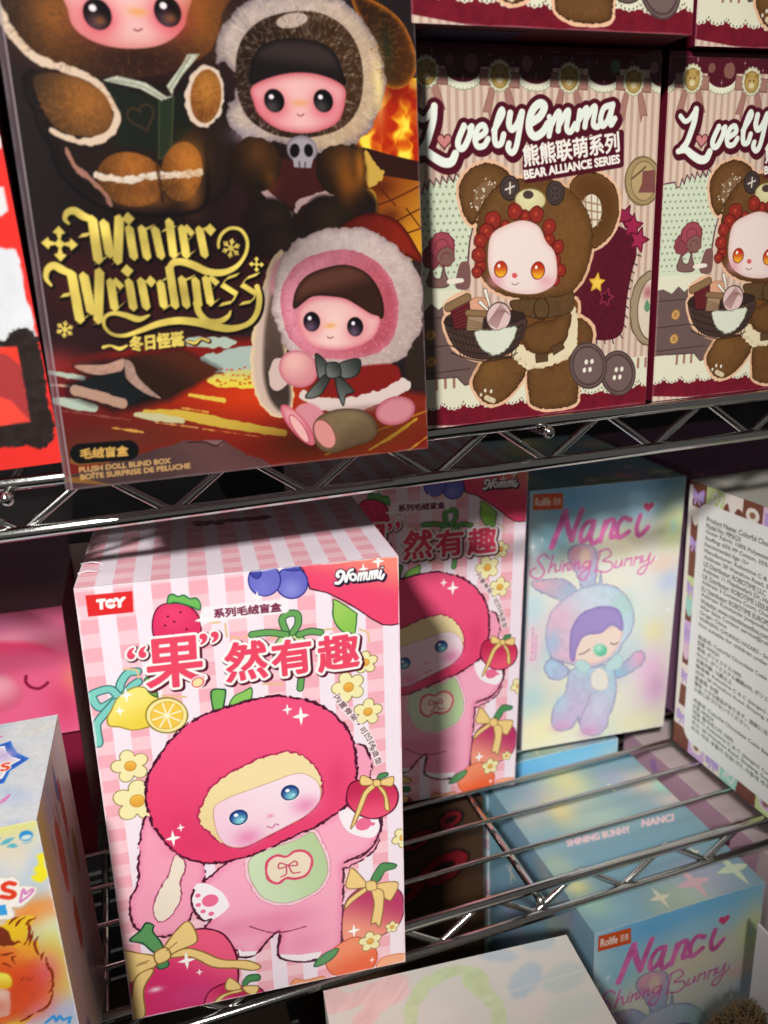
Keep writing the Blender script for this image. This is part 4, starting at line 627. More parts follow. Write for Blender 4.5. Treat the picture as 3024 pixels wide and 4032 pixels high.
    for q, r, c in ((P("18.2,119.8"), 1.5, '#7a5148'), (P("26.0,119.0"), 2.4, '#84584c'), (P("46.4,119.4"), 2.1, '#8c6258'), (P("81.0,119.3"), 1.9, '#5f7a6a'), (P("97.2,119.3"), 1.8, '#8c6a66'), (P("57.6,120.7"), 1.3, '#54404c'), (P("69.8,120.5"), 1.1, '#54404c')): A.poly(ell(*q[0], r, r*1.1), c, fuzz=(.3, 1.5))
    for q in P("12.1,122.4 22.9,115.0 32.7,121.6 41.0,119.3 49.9,115.5 51.8,121.5 63.8,121.2 73.5,120.6 76.7,114.7 87.8,120.6"): A.star4(q, 1.1, '#c89aa0', .35)
    for q in P("10.1,116.2 36.3,115.6 62.8,115.4 88.9,114.9"):
        A.poly(np.array([[q[0]-7.2, q[1]+1.6], [q[0]+7.2, q[1]+.8], [q[0]+7.2, q[1]-3.6], [q[0]-7.2, q[1]-2.8]], F4), '#a3766a', ('#7a5048', .35), smooth=False)
        for s in (-1, 1): A.poly(np.array([[q[0]+s*1.6, q[1]-3.5], [q[0]+s*3.8, q[1]-3.8], [q[0]+s*6.3, q[1]-11], [q[0]+s*4.2, q[1]-11.0], [q[0]+s*3.6, q[1]-13.2]], F4), '#a5786c', ('#8a5e54', .25), smooth=False)
        t = np.linspace(0, 2*np.pi, 80); r = 4.3+.22*np.cos(16*t); A.poly(np.stack([q[0]+r*np.cos(t), q[1]+1.1*r*np.sin(t)], 1).astype(F4), '#d6d4b4', ('#9a967a', .3), smooth=False)
        A.poly(ell(q[0], q[1]-.2, 3.1, 3.5), '#b39654', ('#8a7038', .4), smooth=False); A.poly(ell(q[0], q[1]-1.4, 1.2, 1.0), '#d8c89c', smooth=False)
        for s in (-1, 1): A.poly(ell(q[0]+s*2.3, q[1]+1.9, .9, .9), '#94783c'); A.poly(ell(q[0]+s*1.0, q[1]+.2, .3, .3), '#4a3818')
    # ---------------------------------------------------------------- teddy
    A.part('printed_teddy')
    lear = P("20.8,80.2 22.5,84.5 26.5,87.6 31.7,88.7 36.9,87.2 40.0,84.5 38.1,80.8 33.4,78.5 28.6,73.2 25.7,69.5 22.3,73.4"); rear = P("63.9,79.8 65.9,83.6 71.5,85.4 78.6,83.6 83.3,78.9 84.5,72.1 82.3,65.3 77.5,61.0 73.3,60.1 70.9,66.2 68.1,73.6")
    head = P("28.0,72.2 31.6,78.5 36.9,82.3 43.4,83.6 50.0,83.8 56.7,83.0 62.3,80.4 67.7,76.4 71.7,71.2 73.6,64.6 73.4,58.7 71.9,53.4 69.5,48.7 65.0,44.6 58.0,43.3 47.8,43.4 38.6,45.1 32.5,48.1 28.9,52.4 27.3,60.7 27.3,67.2")
    ll = P("30.4,22.7 40.4,23.3 46.7,20.8 46.1,16.6 42.9,11.8 37.8,7.8 32.1,6.6 27.8,9.3 24.8,14.7 26.7,18.9"); rl = P("48.0,19.5 57.1,18.5 66.9,22.2 68.5,18.6 69.1,7.5 67.4,2.9 56.7,2.3 50.1,4.1 48.1,7.9")
    hand = P("67.9,34.5 71.5,34.0 74.6,31.2 75.3,27.8 73.5,23.9 68.2,22.7"); bas = P("14.5,38.5 22.2,40.3 34.2,39.5 46.0,36.6 46.0,32.2 42.9,26.7 37.9,24.0 29.2,23.2 21.9,25.4 16.9,30.1")
    torso = P("42.9,40.6 65.7,42.4 68.2,35.0 68.8,24.9 66.3,20.0 48.0,18.1 40.4,24.4 40.4,37.0")
    spool = P("15.2,42.9 23.5,46.0 24.8,35.4 17.9,34.8")
    for q in (lear, rear, head, ll, rl, hand, bas, torso, spool): A.poly(q, out, off=1.25, fuzz=(.25, 2))
    kw = dict(fuzz=(.35, .9), rim=('#523418', 3.5), tex=(.07, 2))
    A.poly(hand, br, **kw); A.poly(lear, br, ('#3f2612', .4), **kw); A.poly(P("27.3,81.0 30.5,82.9 34.8,82.6 33.4,79.5 30.4,76.6 28.3,74.2 26.2,75.7 26.4,78.6"), '#7f6044')
    for i in range(26):
        q = P("29.9,79.0")[0]+np.array([_rng.uniform(-4, 4.4), _rng.uniform(-5, 5)]); q[0] += (q[1]-P("29.9,79.0")[0][1])*.5; A.poly(ell(q[0], q[1], .3, .3), '#e4dcc8')
    A.poly(rear, '#5c3a1c', ('#3f2612', .4), fuzz=(.35, .9), rim=(br, 5)); A.poly(ell3(P("72.9,72.4 77.5,71.8 72.5,66.5")), '#e6dcc8', ('#4a2c18', .4))
    for a in (P("68.7,75.9 77.0,74.4"), P("68.8,73.1 77.5,71.8"), P("70.1,69.9 77.2,69.2"), P("70.2,77.2 71.2,67.8"), P("72.8,77.6 73.4,66.7"), P("75.3,76.8 75.7,67.4")): A.strokes([(a, .5)], [(0, (0, 0), '#9a7c5c')], smooth=False)
    A.poly(ll, br, ('#3f2612', .4), **kw); A.poly(rl, br, ('#3f2612', .4), **kw); A.blob(*P("32.2,19.0")[0], 6, 4, '#7f5a2c', .6)
    A.strokes([(P("30.3,9.1 33.1,7.7"), 1.9)], [(0, (0, 0), '#d9c9a4')])
    for q in P("28.1,10.4 29.8,11.8 32.2,11.3"): A.poly(ell(q[0], q[1], .5, .7), '#e4dcc8')
    A.poly(torso, '#6a431e', tex=(.08, 2)); A.poly(P("64.8,40.0 67.8,37.3 68.4,26.6 65.6,21.4 59.7,19.1 49.9,17.7 43.5,20.8 40.7,24.6 44.1,27.7 48.0,24.3 56.4,23.1 62.2,26.5 64.7,32.0"), '#e2d3ae', fuzz=(.7, 1.2))
    A.poly(P("46.0,32.5 50.4,34.6 56.8,35.0 64.9,37.5 64.4,30.9 62.2,26.3 54.4,23.1 49.3,24.1 45.4,27.8"), br, ('#4a2c14', .4), **kw); A.poly(P("40.4,42.9 50.4,43.3 64.7,44.9 66.4,41.8 64.9,37.5 53.0,36.1 42.9,38.7"), '#5c4228', ('#3c2814', .4), tex=(.1, 1.2)); A.poly(ell3(P("52.9,39.4 56.0,39.2 53.0,35.5")), None, ('#3c2814', .6))
    for q in (P("57.0,25.3 61.8,26.8 62.9,24.5 58.3,22.3"), P("50.5,23.0 55.7,23.4 55.8,20.3 50.9,20.1")): A.poly(q, '#5a4028', ('#3c2814', .3), smooth=False)
    A.poly(head, br, ('#3f2612', .4), fuzz=(.35, .9), rim=('#553619', 4.5), tex=(.07, 2)); A.blob(*P("63.9,63.4")[0], 8, 16, '#7f5426', .5)
    tp = A.parts.index('printed_teddy')
    for pg, cc, n in ((head, P("47.7,64.0")[0], 900), (lear, P("30.4,78.5")[0], 200), (ll, P("35.3,15.4")[0], 220), (rl, P("58.5,12.0")[0], 260)): A.furry(pg, cc, n, 1.3, ['#7f5830', '#543618', '#8a6236'], a=.32, lim=tp)
    for q, sw in ((P("40.0,80.8"), 1), (P("58.0,78.8"), 0)):
        A.poly(ell(*q[0], 3.55, 3.9), '#4a3c38', ('#2c2220', .5), smooth=False); A.poly(ell(*q[0], 2.5, 2.8), None, ('#362a28', .4), smooth=False)
        if sw: A.strokes([(np.array([q[0]+(-1.7, -.5), q[0]+(1.7, .6)], F4), .5), (np.array([q[0]+(.1, 1.7), q[0]+(.1, -1.7)], F4), .5)], [(0, (0, 0), '#e6e0d0')], smooth=False)
        else:
            for dx in (-.8, .8):
                for dy in (-.8, .8): A.poly(ell(q[0][0]+dx, q[0][1]+dy, .38, .38), '#2a201e')
    A.poly(ell3(P("48.1,76.7 54.1,76.4 48.0,73.0")), G('#e0d9a8', '#cfc590', P("47.6,78.2")[0], r=7), ('#8a7a4c', .4), smooth=False); A.poly(ell3(P("47.2,78.5 49.3,78.4 47.1,77.1")), '#4c3834', smooth=False)
    A.part('printed_teddy/ruffle')
    for x, y, r in ((690, 335, 34), (560, 395, 34), (850, 480, 40), (890, 620, 42), (400, 650, 38), (620, 305, 46), (762, 322, 48), (850, 400, 45), (915, 530, 40), (935, 685, 38), (900, 752, 34), (480, 362, 52), (440, 432, 46), (400, 492, 42), (390, 580, 44), (378, 690, 34)):
        q = P3(x, y); A.poly(ell(q[0], q[1], r*.0585, r*.0585), '#8e2c22', ('#561410', .35), fuzz=(.3, 1.4)); A.poly(ell(q[0]-.2, q[1]+.3, r*.014, r*.014), '#b8442e')
    A.part('printed_teddy/face')
    A.poly(P("32.7,65.5 38.0,68.6 45.2,70.1 51.4,67.9 54.5,62.7 57.7,59.4 59.0,55.1 59.0,49.8 56.5,46.7 50.3,44.9 41.6,45.7 35.5,48.4 32.2,52.3 31.4,58.5"), '#ecd9d0', rim=('#e2bfb8', 3))
    for q in P("34.3,50.1 54.7,49.0"): A.blob(q[0], q[1], 3.4, 2.4, '#e090a0', .6)
    for q, r in ((P("36.4,54.1"), 2.5), (P("51.3,52.9"), 2.7)): A.poly(ell(*q[0], r, r*1.1), G('#b8301c', '#efb02c', (q[0][0], q[0][1]+2), (q[0][0], q[0][1]-2.4)), ('#7c1f14', .35), smooth=False); A.poly(ell(q[0][0]-.7, q[0][1]+1.2, .55, .6), '#fff4e6', smooth=False)
    A.poly(ell3(P("41.9,51.7 43.0,51.6 41.9,50.8")), '#d85a58'); A.strokes([(P("40.7,49.1 42.1,48.5 43.5,49.0"), .3)], [(0, (0, 0), '#8a5a50')])
    A.part('printed_basket')
    A.poly(bas, '#4a3630', ('#2e201c', .4), tex=(.1, 1.0))
    for k in range(5): A.strokes([(P("15.6,36.6 23.3,33.9 31.1,32.5 40.4,32.9 45.7,34.4")*np.array([1-.03*k, 1], F4)+np.array([.7*k, -2.5*k], F4), .4)], [(0, (0, 0), '#2c1f1b')])
    for k in range(19):
        a = P("16.5,36.0 45.4,33.9"); x0 = a[0]+(a[1]-a[0])*k/18; cc = (a[0]+a[1])/2; b = np.array([cc[0]+(x0[0]-cc[0])*.72, x0[1]-11.5]); A.strokes([(np.array([x0-(0, 2.6*math.sin(math.pi*k/18)), b], F4), .3)], [(0, (0, 0), '#2c1f1b')], smooth=False)
    A.poly(ell3(P("30.0,37.4 46.0,37.4 29.9,34.5")), '#33241f', ('#2a1c18', .4)); A.poly(ell3(P("27.6,41.3 32.4,41.2 27.6,45.0")), '#d9a080', ('#a86f50', .35))
    A.poly(P("16.4,42.5 23.8,44.4 24.8,34.6 17.9,34.5"), '#6a2428', ('#33161a', .4), smooth=False); A.strokes([(P("15.8,42.3 23.2,45.2"), 2.6)], [(.3, (0, 0), '#4a3828'), (0, (0, 0), '#8a6c4a')], smooth=False)
    for k in range(6): A.strokes([(np.array([P3(215+k*3, 960+k*20), P3(330+k*2, 900+k*26)], F4), .3)], [(0, (0, 0), '#3c1418')], smooth=False)
    A.poly(P("23.1,38.9 29.7,38.5 28.7,33.5 22.6,33.9"), '#a08468', ('#4a3828', .35), smooth=False); A.strokes([(P("23.3,40.0 30.0,39.2"), 1.9)], [(.25, (0, 0), '#4a3828'), (0, (0, 0), '#8a6c4a')], smooth=False)
    for k in range(5): A.strokes([(np.array([P3(315, 1000+k*18), P3(415, 1030+k*12)], F4), .3)], [(0, (0, 0), '#6a5038')], smooth=False)
    for q in (P("30.2,47.2 32.1,41.3"), P("28.2,43.3 31.5,40.2")): A.strokes([(q, [1.2, .6])], [(.25, (0, 0), '#5a4438'), (0, (0, 0), '#ece4d4')], smooth=False)
    c = P("35.5,37.8")[0]; A.poly(ell(c[0], c[1], 4.9, 5.0), '#d9bcb6', ('#4c3430', .45), smooth=False)
    for k in range(8): A.strokes([(np.array([[c[0]-4.3+k*.5, c[1]-1.8-k*.3], [c[0]-1.5+k*.55, c[1]+1.5], [c[0]+1+k*.45, c[1]+4.4-k*.55]], F4), .32)], [(0, (0, 0), '#8a5f5c')])
    A.poly(P("26.0,33.4 34.2,33.2 42.3,34.0 41.5,29.8 38.8,26.4 34.4,24.4 29.8,25.8 27.1,29.3"), '#d6dbc6', ('#7c806c', .35), fuzz=(.5, 1.5))
    A.part('printed_buttons')
    for c3 in (P("87.0,12.9 94.9,11.9 87.4,4.4"), P("73.4,17.0 81.5,16.0 73.7,8.4")):
        A.poly(ell3(c3), '#6c5652', ('#4a3a38', .6), smooth=False); A.poly(ell3(c3, .84), '#705a56', ('#4c3c3a', .7), smooth=False)
        for dx in (-1.25, 1.25):
            for dy in (-1.5, 1.5): A.poly(ell(c3[0][0]+dx+dy*.25, c3[0][1]+dy, .75, .95), '#eee8d4', smooth=False)
    A.part('title_lettering')
    MA = '#4e1020'
    A.poly(P("45.1,93.7 76.2,97.7 84.7,99.4 85.6,98.6 86.0,87.4 85.0,86.8 46.7,82.2 45.4,82.7 44.9,87.5"), MA, smooth=False)
    A.strokes(LOVELY, [(1.7, (.5, -.5), MA), (1.5, (0, 0), MA), (0, (0, 0), '#e8efe0')]); A.heart(P("15.8,95.8")[0], 2.6, '#c9807c', (MA, .4))
    A.text('熊熊联萌系列', P("45.7,87.5 84.0,92.1 44.9,94.1"), [(.22, (0, 0), '#f2eee0')]); A.text('BEAR ALLIANCE SERIES', P("45.8,83.6 84.3,88.4 45.4,86.3"), [(.2, (0, 0), '#f2eee0')])
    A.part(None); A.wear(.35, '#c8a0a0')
    return A
# ------------------------------------------------------------------ the pastel bunny box
NANCI = [(P("13.7,124.9 17.4,134.5 21.0,144.1"), 3.4), (P("20.8,144.1 22.5,136.0 25.4,127.7"), 3.2), (P("25.4,127.7 28.0,136.8 30.6,144.2"), 3.0), (P("38.4,136.8 34.2,136.8 30.8,131.8 31.1,126.4 34.8,128.0 38.1,135.4 36.6,127.8 38.5,124.2 41.5,125.9"), 2.7), (P("42.7,125.1 45.1,136.1"), 2.7), (P("43.2,128.5 46.9,136.2 50.5,135.5 48.9,127.2 52.2,126.8"), 2.7), (P("60.2,135.5 56.0,137.0 52.6,132.2 54.0,125.9 59.8,128.7"), 2.7), (P("66.3,137.5 64.6,130.3 66.7,125.7 71.7,130.2"), 2.7)]
SHINE = [(P("12.3,118.3 9.2,121.1 5.8,118.4 8.4,114.1 9.9,110.5 7.3,107.4 2.8,108.6 1.6,112.1 4.6,113.6"), 1.0), (P("14.8,119.7 12.4,110.2"), 1.0), (P("12.9,112.2 15.9,114.9 16.6,110.3 18.2,110.8"), 1.0), (P("19.7,114.1 19.1,110.5"), 1.0), (P("20.8,109.8 21.7,114.3"), 1.0), (P("21.2,111.8 23.9,114.5 23.8,110.2 25.2,110.8"), 1.0), (P("26.1,114.3 25.5,110.2"), 1.0), (P("27.2,109.8 28.1,114.3"), 1.0), (P("27.7,111.8 30.3,114.3 30.3,110.1 31.7,110.6"), 1.0), (P("37.2,113.8 33.8,113.4 33.4,110.4 36.5,111.1 37.7,114.0 36.9,107.9 34.4,103.3 31.1,105.1 32.7,107.7 37.9,110.6"), 1.0), (P("43.3,119.6 40.7,107.0"), 1.0), (P("41.7,118.8 47.6,119.8 49.7,116.1 44.9,113.2 50.0,111.9 51.2,108.3 46.8,106.3 40.9,108.1"), 1.0), (P("53.6,112.2 52.8,108.4 55.5,108.9 57.0,112.5 56.7,108.8"), 1.0), (P("58.5,108.6 59.6,112.9 60.5,112.1 62.8,112.8 62.5,108.6"), 1.0), (P("64.3,108.4 65.4,113.1 66.3,112.1 68.6,113.0 68.4,108.8"), 1.0), (P("70.0,113.4 69.8,109.6 72.6,110.7 74.1,114.0"), 1.0), (P("74.5,114.3 73.2,107.1 70.6,102.5 67.3,103.3 69.3,106.4 75.7,108.9 77.2,112.0"), 1.0), (P("20.3,115.8 20.6,116.0"), 1.1), (P("26.6,116.1 26.9,116.4"), 1.1)]
PASTEL = ['#8ec9e6', '#f3ee9a', '#f2bcd8', '#c9e6c0', '#cdb8e6', '#f6d3b0', '#9adbe0']
def pastel(A, seed, n=16, a=.6, s=(8, 18)):
    r = np.random.RandomState(seed)
    for i in range(n): A.blob(r.uniform(0, A.w), r.uniform(0, A.h), r.uniform(*s), r.uniform(*s), PASTEL[i % 7], a, r.uniform(0, 3), pw=1.4)
def orange_label(A, q):
    A.part('brand_label'); A.poly(q, '#d9572a', smooth=False)
    up = q[3]-q[0]; o = q[0]+(q[1]-q[0])*.08+up*.26; A.text('Rolife', np.array([o, o+(q[1]-q[0])*.5, o+up*.5], F4), [(.12, (0, 0), '#fff2e4')])
    o = o+(q[1]-q[0])*.58; A.text('若来', np.array([o, o+(q[1]-q[0])*.26, o+up*.46], F4), [(.05, (0, 0), '#fff2e4')]); A.part(None)
def art_bunny_front():
    A = Art(93.1, 157.6, .3, '#e8ead8'); b = A.blob
    pastel(A, 5, 22, .38)
    b(46, 92, 60, 26, '#e8eef0', .75); b(46, 12, 60, 20, '#e9eccf', .7); b(50, 162, 62, 26, '#7cc4ea', 1, pw=1.6); b(15, 130, 18, 14, '#8fd0ea', .8); b(30, 152, 22, 8, '#6bb8e6', .8); b(60, 142, 20, 7, '#a9dcf4', .7)
    for q, rx, ry, c, a in ((P("88.6,129.1"), 9, 13, '#eef0a0', .9), (P("87.9,129.2"), 3, 5, '#c4ecd8', .9), (P("5.3,87.5"), 8, 12, '#b8e6f0', .8), (P("88.8,96.7"), 8, 8, '#c4d4f6', .8), (P("81.8,107.5"), 10, 6, '#f8d8c8', .8), (P("80.0,41.3"), 12, 14, '#eebfe0', .8), (P("4.6,66.2"), 8, 16, '#f4c4d8', .7), (P("11.0,11.1"), 14, 12, '#f4efc0', .9), (P("75.2,6.0"), 16, 8, '#efedc0', .8), (P("53.0,99.7"), 14, 8, '#f4eed8', .8), (P("81.0,65.4"), 7, 7, '#f0e8b0', .8), (P("21.9,92.3"), 12, 16, '#f3f1dc', .7), (P("85.8,28.0"), 8, 10, '#d9a8cf', .8)): b(*q[0], rx, ry, c, a)
    for q, r in zip(P("2.5,126.2 7.8,129.6 89.0,77.7 78.5,110.7"), (3, 2, 2.2, 2)): A.star4(q, r, '#f4fbfa')
    A.part('printed_bunny')
    ln = '#9a8ab0'; fz = dict(fuzz=(.6, 1.4), soft=.15)
    def fur(p, c1, c2, i, j): A.poly(p, G(c1, c2, p[i], p[j]), (ln, .5), rim=('#a4b8d0', 2.2), tex=(.06, 3), **fz)
    fur(P("2.5,105.9 8.7,106.5 21.3,105.0 30.1,98.3 34.8,90.6 24.8,90.5 13.3,96.2 4.7,101.5"), '#e8b8c4', '#9cc0dc', 0, 4); fur(P("33.0,96.5 33.8,109.0 35.6,101.8 37.2,98.8 42.9,99.5 43.8,107.8 45.9,97.7 47.6,93.2"), '#bcc8e0', '#b4d6e4', 0, 3)
    fur(P("33.6,99.2 28.1,109.7 23.4,118.4 25.9,123.6 32.9,124.4 40.1,120.6 42.1,112.1 41.3,102.5 40.9,96.9"), '#f0b0c0', '#b8c4e0', 3, 7); A.poly(P("30.4,117.6 33.0,121.4 36.7,118.3 37.2,110.0 33.7,110.4"), '#f6d4c4', soft=.8)
    fur(P("27.1,45.0 21.4,43.0 15.5,45.4 12.3,51.8 14.3,56.7 19.3,55.9 26.9,49.6"), '#b8c2e0', '#b0d0e4', 0, 4); fur(P("56.9,43.4 64.1,48.3 69.8,53.5 75.2,52.7 76.4,47.2 72.2,42.5 64.8,39.1 58.8,38.5"), '#9cc4dc', '#eab0cc', 0, 3)
    fur(P("28.4,47.8 41.5,50.3 55.3,45.2 58.8,33.9 58.5,21.5 55.3,12.6 54.9,6.4 49.1,1.8 39.8,4.3 36.3,11.2 35.3,16.1 31.9,9.7 23.0,8.9 18.2,16.0 19.9,26.5 26.2,34.6 27.3,42.0"), '#b8d6e4', '#ccbcdc', 2, 10)
    A.strokes([(P("36.2,12.8 40.2,23.1 42.7,30.4"), .6)], [(0, (0, 0), ln)]); b(*P("42.7,5.4")[0], 6, 4, '#d89cc4', .8); b(*P("24.3,11.8")[0], 6, 3, '#d89cc4', .7); b(*P("23.6,27.4")[0], 5, 7, '#b4dcea', .7); b(*P("47.9,20.2")[0], 6, 9, '#d6deea', .6)
    A.poly(P("43.2,34.9 42.0,42.7 46.2,46.6 50.9,44.3 53.6,37.8 52.4,31.8 47.2,31.9"), '#ece9dc', ('#b0a8b8', .3), fuzz=(.5, 1.5))
    fur(P("14.0,63.3 12.5,75.1 15.1,86.2 23.3,93.5 34.4,98.5 45.8,99.1 56.2,95.0 64.3,85.3 67.4,74.7 65.8,66.1 61.7,60.7 56.3,52.6 41.7,47.3 26.7,52.6 17.8,56.9"), '#c4dfec', '#e4c0d4', 7, 0); b(*P("36.3,90.4")[0], 14, 10, '#dcebf2', .5); b(*P("21.0,81.1")[0], 9, 8, '#eec4d6', .7); b(*P("59.9,84.5")[0], 7, 8, '#b4dccc', .7); b(*P("16.7,67.3")[0], 5, 8, '#9cc8e4', .7)
    A.part('printed_bunny/face')
    A.poly(P("27.8,65.7 31.5,72.4 44.7,70.6 59.3,72.9 60.5,66.8 58.8,59.7 53.3,53.0 44.5,49.8 34.1,52.2 29.1,56.7"), '#f4dfd0', rim=('#ecc0bc', 2.5))
    A.poly(P("27.4,62.8 27.9,72.9 31.8,81.0 39.5,85.0 49.6,85.1 57.2,81.2 60.5,72.7 59.9,68.4 53.4,73.0 46.3,68.9 38.9,69.2 34.4,66.9 31.8,60.7 31.0,54.1 28.8,54.9"), '#a996d0', ('#8a78b8', .4), rim=('#9280c0', 2.5), fuzz=(.3, 3))
    for q in (P("33.8,57.4 36.7,57.7 40.2,59.7"), P("53.4,61.6 55.8,60.4 58.1,61.3")): A.strokes([(q, .7)], [(0, (0, 0), '#6a4c54')])
    A.poly(ell3(P("47.0,58.1 51.5,57.2 46.7,62.2")), G('#b4ecd2', '#6ec8a8', P("45.7,59.8")[0], r=5), smooth=False)
    for q in (P("31.2,51.9 36.9,53.2 41.7,47.3 35.9,45.2"), P("50.7,46.6 57.7,53.8 61.6,51.7 61.3,45.7 55.4,43.6")): A.poly(q, '#bfe0e0', ('#98b8c0', .3), fuzz=(.5, 1.5))
    A.part('title_lettering')
    A.strokes(NANCI, [(.1, (0, 0), lambda x, y: (hexc('#e070b0')+.1*noise(x, y, 5, 4)[..., None]).astype(F4))]); A.heart(P("71.0,142.1")[0], 3.2, '#e0507f')
    A.strokes(SHINE, [(0, (0, 0), '#e07cb6')])
    A.part('small_print')
    for i, t in enumerate(('Nanci', 'Shining Bunny')):
        o = np.array([3.6+i*2.2, 58.0]); A.text(t, np.array([o+(1.5, 0), o+(1.5, 20-i*4), o], F4), [(.05, (0, 0), '#d88ab8')])
    A.part(None)
    q = P("-4.9,146.9 19.3,145.8 18.9,155.0 -5.2,155.7"); q[0][0] = q[3][0] = 1.8; orange_label(A, q)
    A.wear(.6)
    return A
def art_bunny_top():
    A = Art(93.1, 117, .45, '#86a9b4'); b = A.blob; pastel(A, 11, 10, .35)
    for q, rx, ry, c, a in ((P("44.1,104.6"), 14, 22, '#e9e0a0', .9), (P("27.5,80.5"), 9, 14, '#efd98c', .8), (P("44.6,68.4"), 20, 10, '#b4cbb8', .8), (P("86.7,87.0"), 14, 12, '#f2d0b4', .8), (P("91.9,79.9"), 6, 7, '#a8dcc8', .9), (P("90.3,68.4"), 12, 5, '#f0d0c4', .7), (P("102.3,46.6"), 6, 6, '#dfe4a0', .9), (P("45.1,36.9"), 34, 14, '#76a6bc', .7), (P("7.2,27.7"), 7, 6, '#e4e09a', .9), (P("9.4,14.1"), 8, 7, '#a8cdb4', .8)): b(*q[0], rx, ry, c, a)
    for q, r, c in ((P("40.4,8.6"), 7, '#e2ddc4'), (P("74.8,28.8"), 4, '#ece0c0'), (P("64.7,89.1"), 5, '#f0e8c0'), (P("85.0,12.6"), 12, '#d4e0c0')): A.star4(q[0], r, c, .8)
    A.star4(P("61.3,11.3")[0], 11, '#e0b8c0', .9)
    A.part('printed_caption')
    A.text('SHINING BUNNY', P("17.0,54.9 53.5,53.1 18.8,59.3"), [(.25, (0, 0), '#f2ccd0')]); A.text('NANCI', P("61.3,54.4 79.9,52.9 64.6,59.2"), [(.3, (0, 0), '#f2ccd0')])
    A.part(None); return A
def art_bunny_side():
    A = Art(117, 157.6, .6, '#8fb8cc'); pastel(A, 17, 16, .5); A.blob(60, 140, 40, 14, '#6f9fc0', .7)
    for x, y, r in ((30, 120, 9), (80, 100, 12), (55, 70, 8)): A.star4((x, y), r, '#d8e4e0')
    return A
# ------------------------------------------------------------------ the chocolate box, information side
INFO = ['Product Name: Colorful Chocolate Cutie Bears', 'Model No.: MMA2X', 'Outer Fabric: 100% Polyester', 'Stuffing: 65% PP Cotton, 35% PE Granules', 'Recommended Age: 15+', 'Manufacturer: Robotime C & C (Jiangsu) Co., Ltd.', 'Address: 28 Wenzhou Road, Shuyang, Suqian, Jiangsu', 'US Distributor: ROBOTIME LLC', 'Address: 11 Meadowlark Dr, Hockessin, DE, US', 'UK Distributor: ROBOTIME LEISURE UK LTD', 'Address: 3 Coventry Court, Church Way, Oxford', 'EU Distributor: ROBOTIME EUROPE LTD', 'Address: Konstantin Josipovikov No.15, Sofia', 'Website: www.robotimeonline.com', 'After Sales Contact: service@robotimeonline.com', 'Origin: China', 'WARNING: CHOKING HAZARD - Small parts may be', 'Not suitable for children under 3 years.', '', '商品名: Colorful Chocolate Cutie Bears', '型番: MMA2X', '表地: ポリエステル100%', '中わた: ポリエステル繊維65%, ポリエチレン顆粒', '対象年齢: 15歳以上', '製造者: Robotime C & C (Jiangsu) Co., Ltd.', '住所: 28 Wenzhou Road, Shuyang, Suqian, Jiangsu', '原産国: 中国', '警告: 小さな部品があります。誤飲に注意してください', '火気に近づけないでください。', '', '제품명: Colorful Chocolate Cutie Bears', '모델: MMA2X', '재질: 폴리에스터 100%', '제조사: Robotime C & C (Jiangsu) Co., Ltd.', '주소: 28 Wenzhou Road, Shuyang, Suqian, Jiangsu', '주의: 작은 부품이 있습니다. 사용에 주의하세요.']
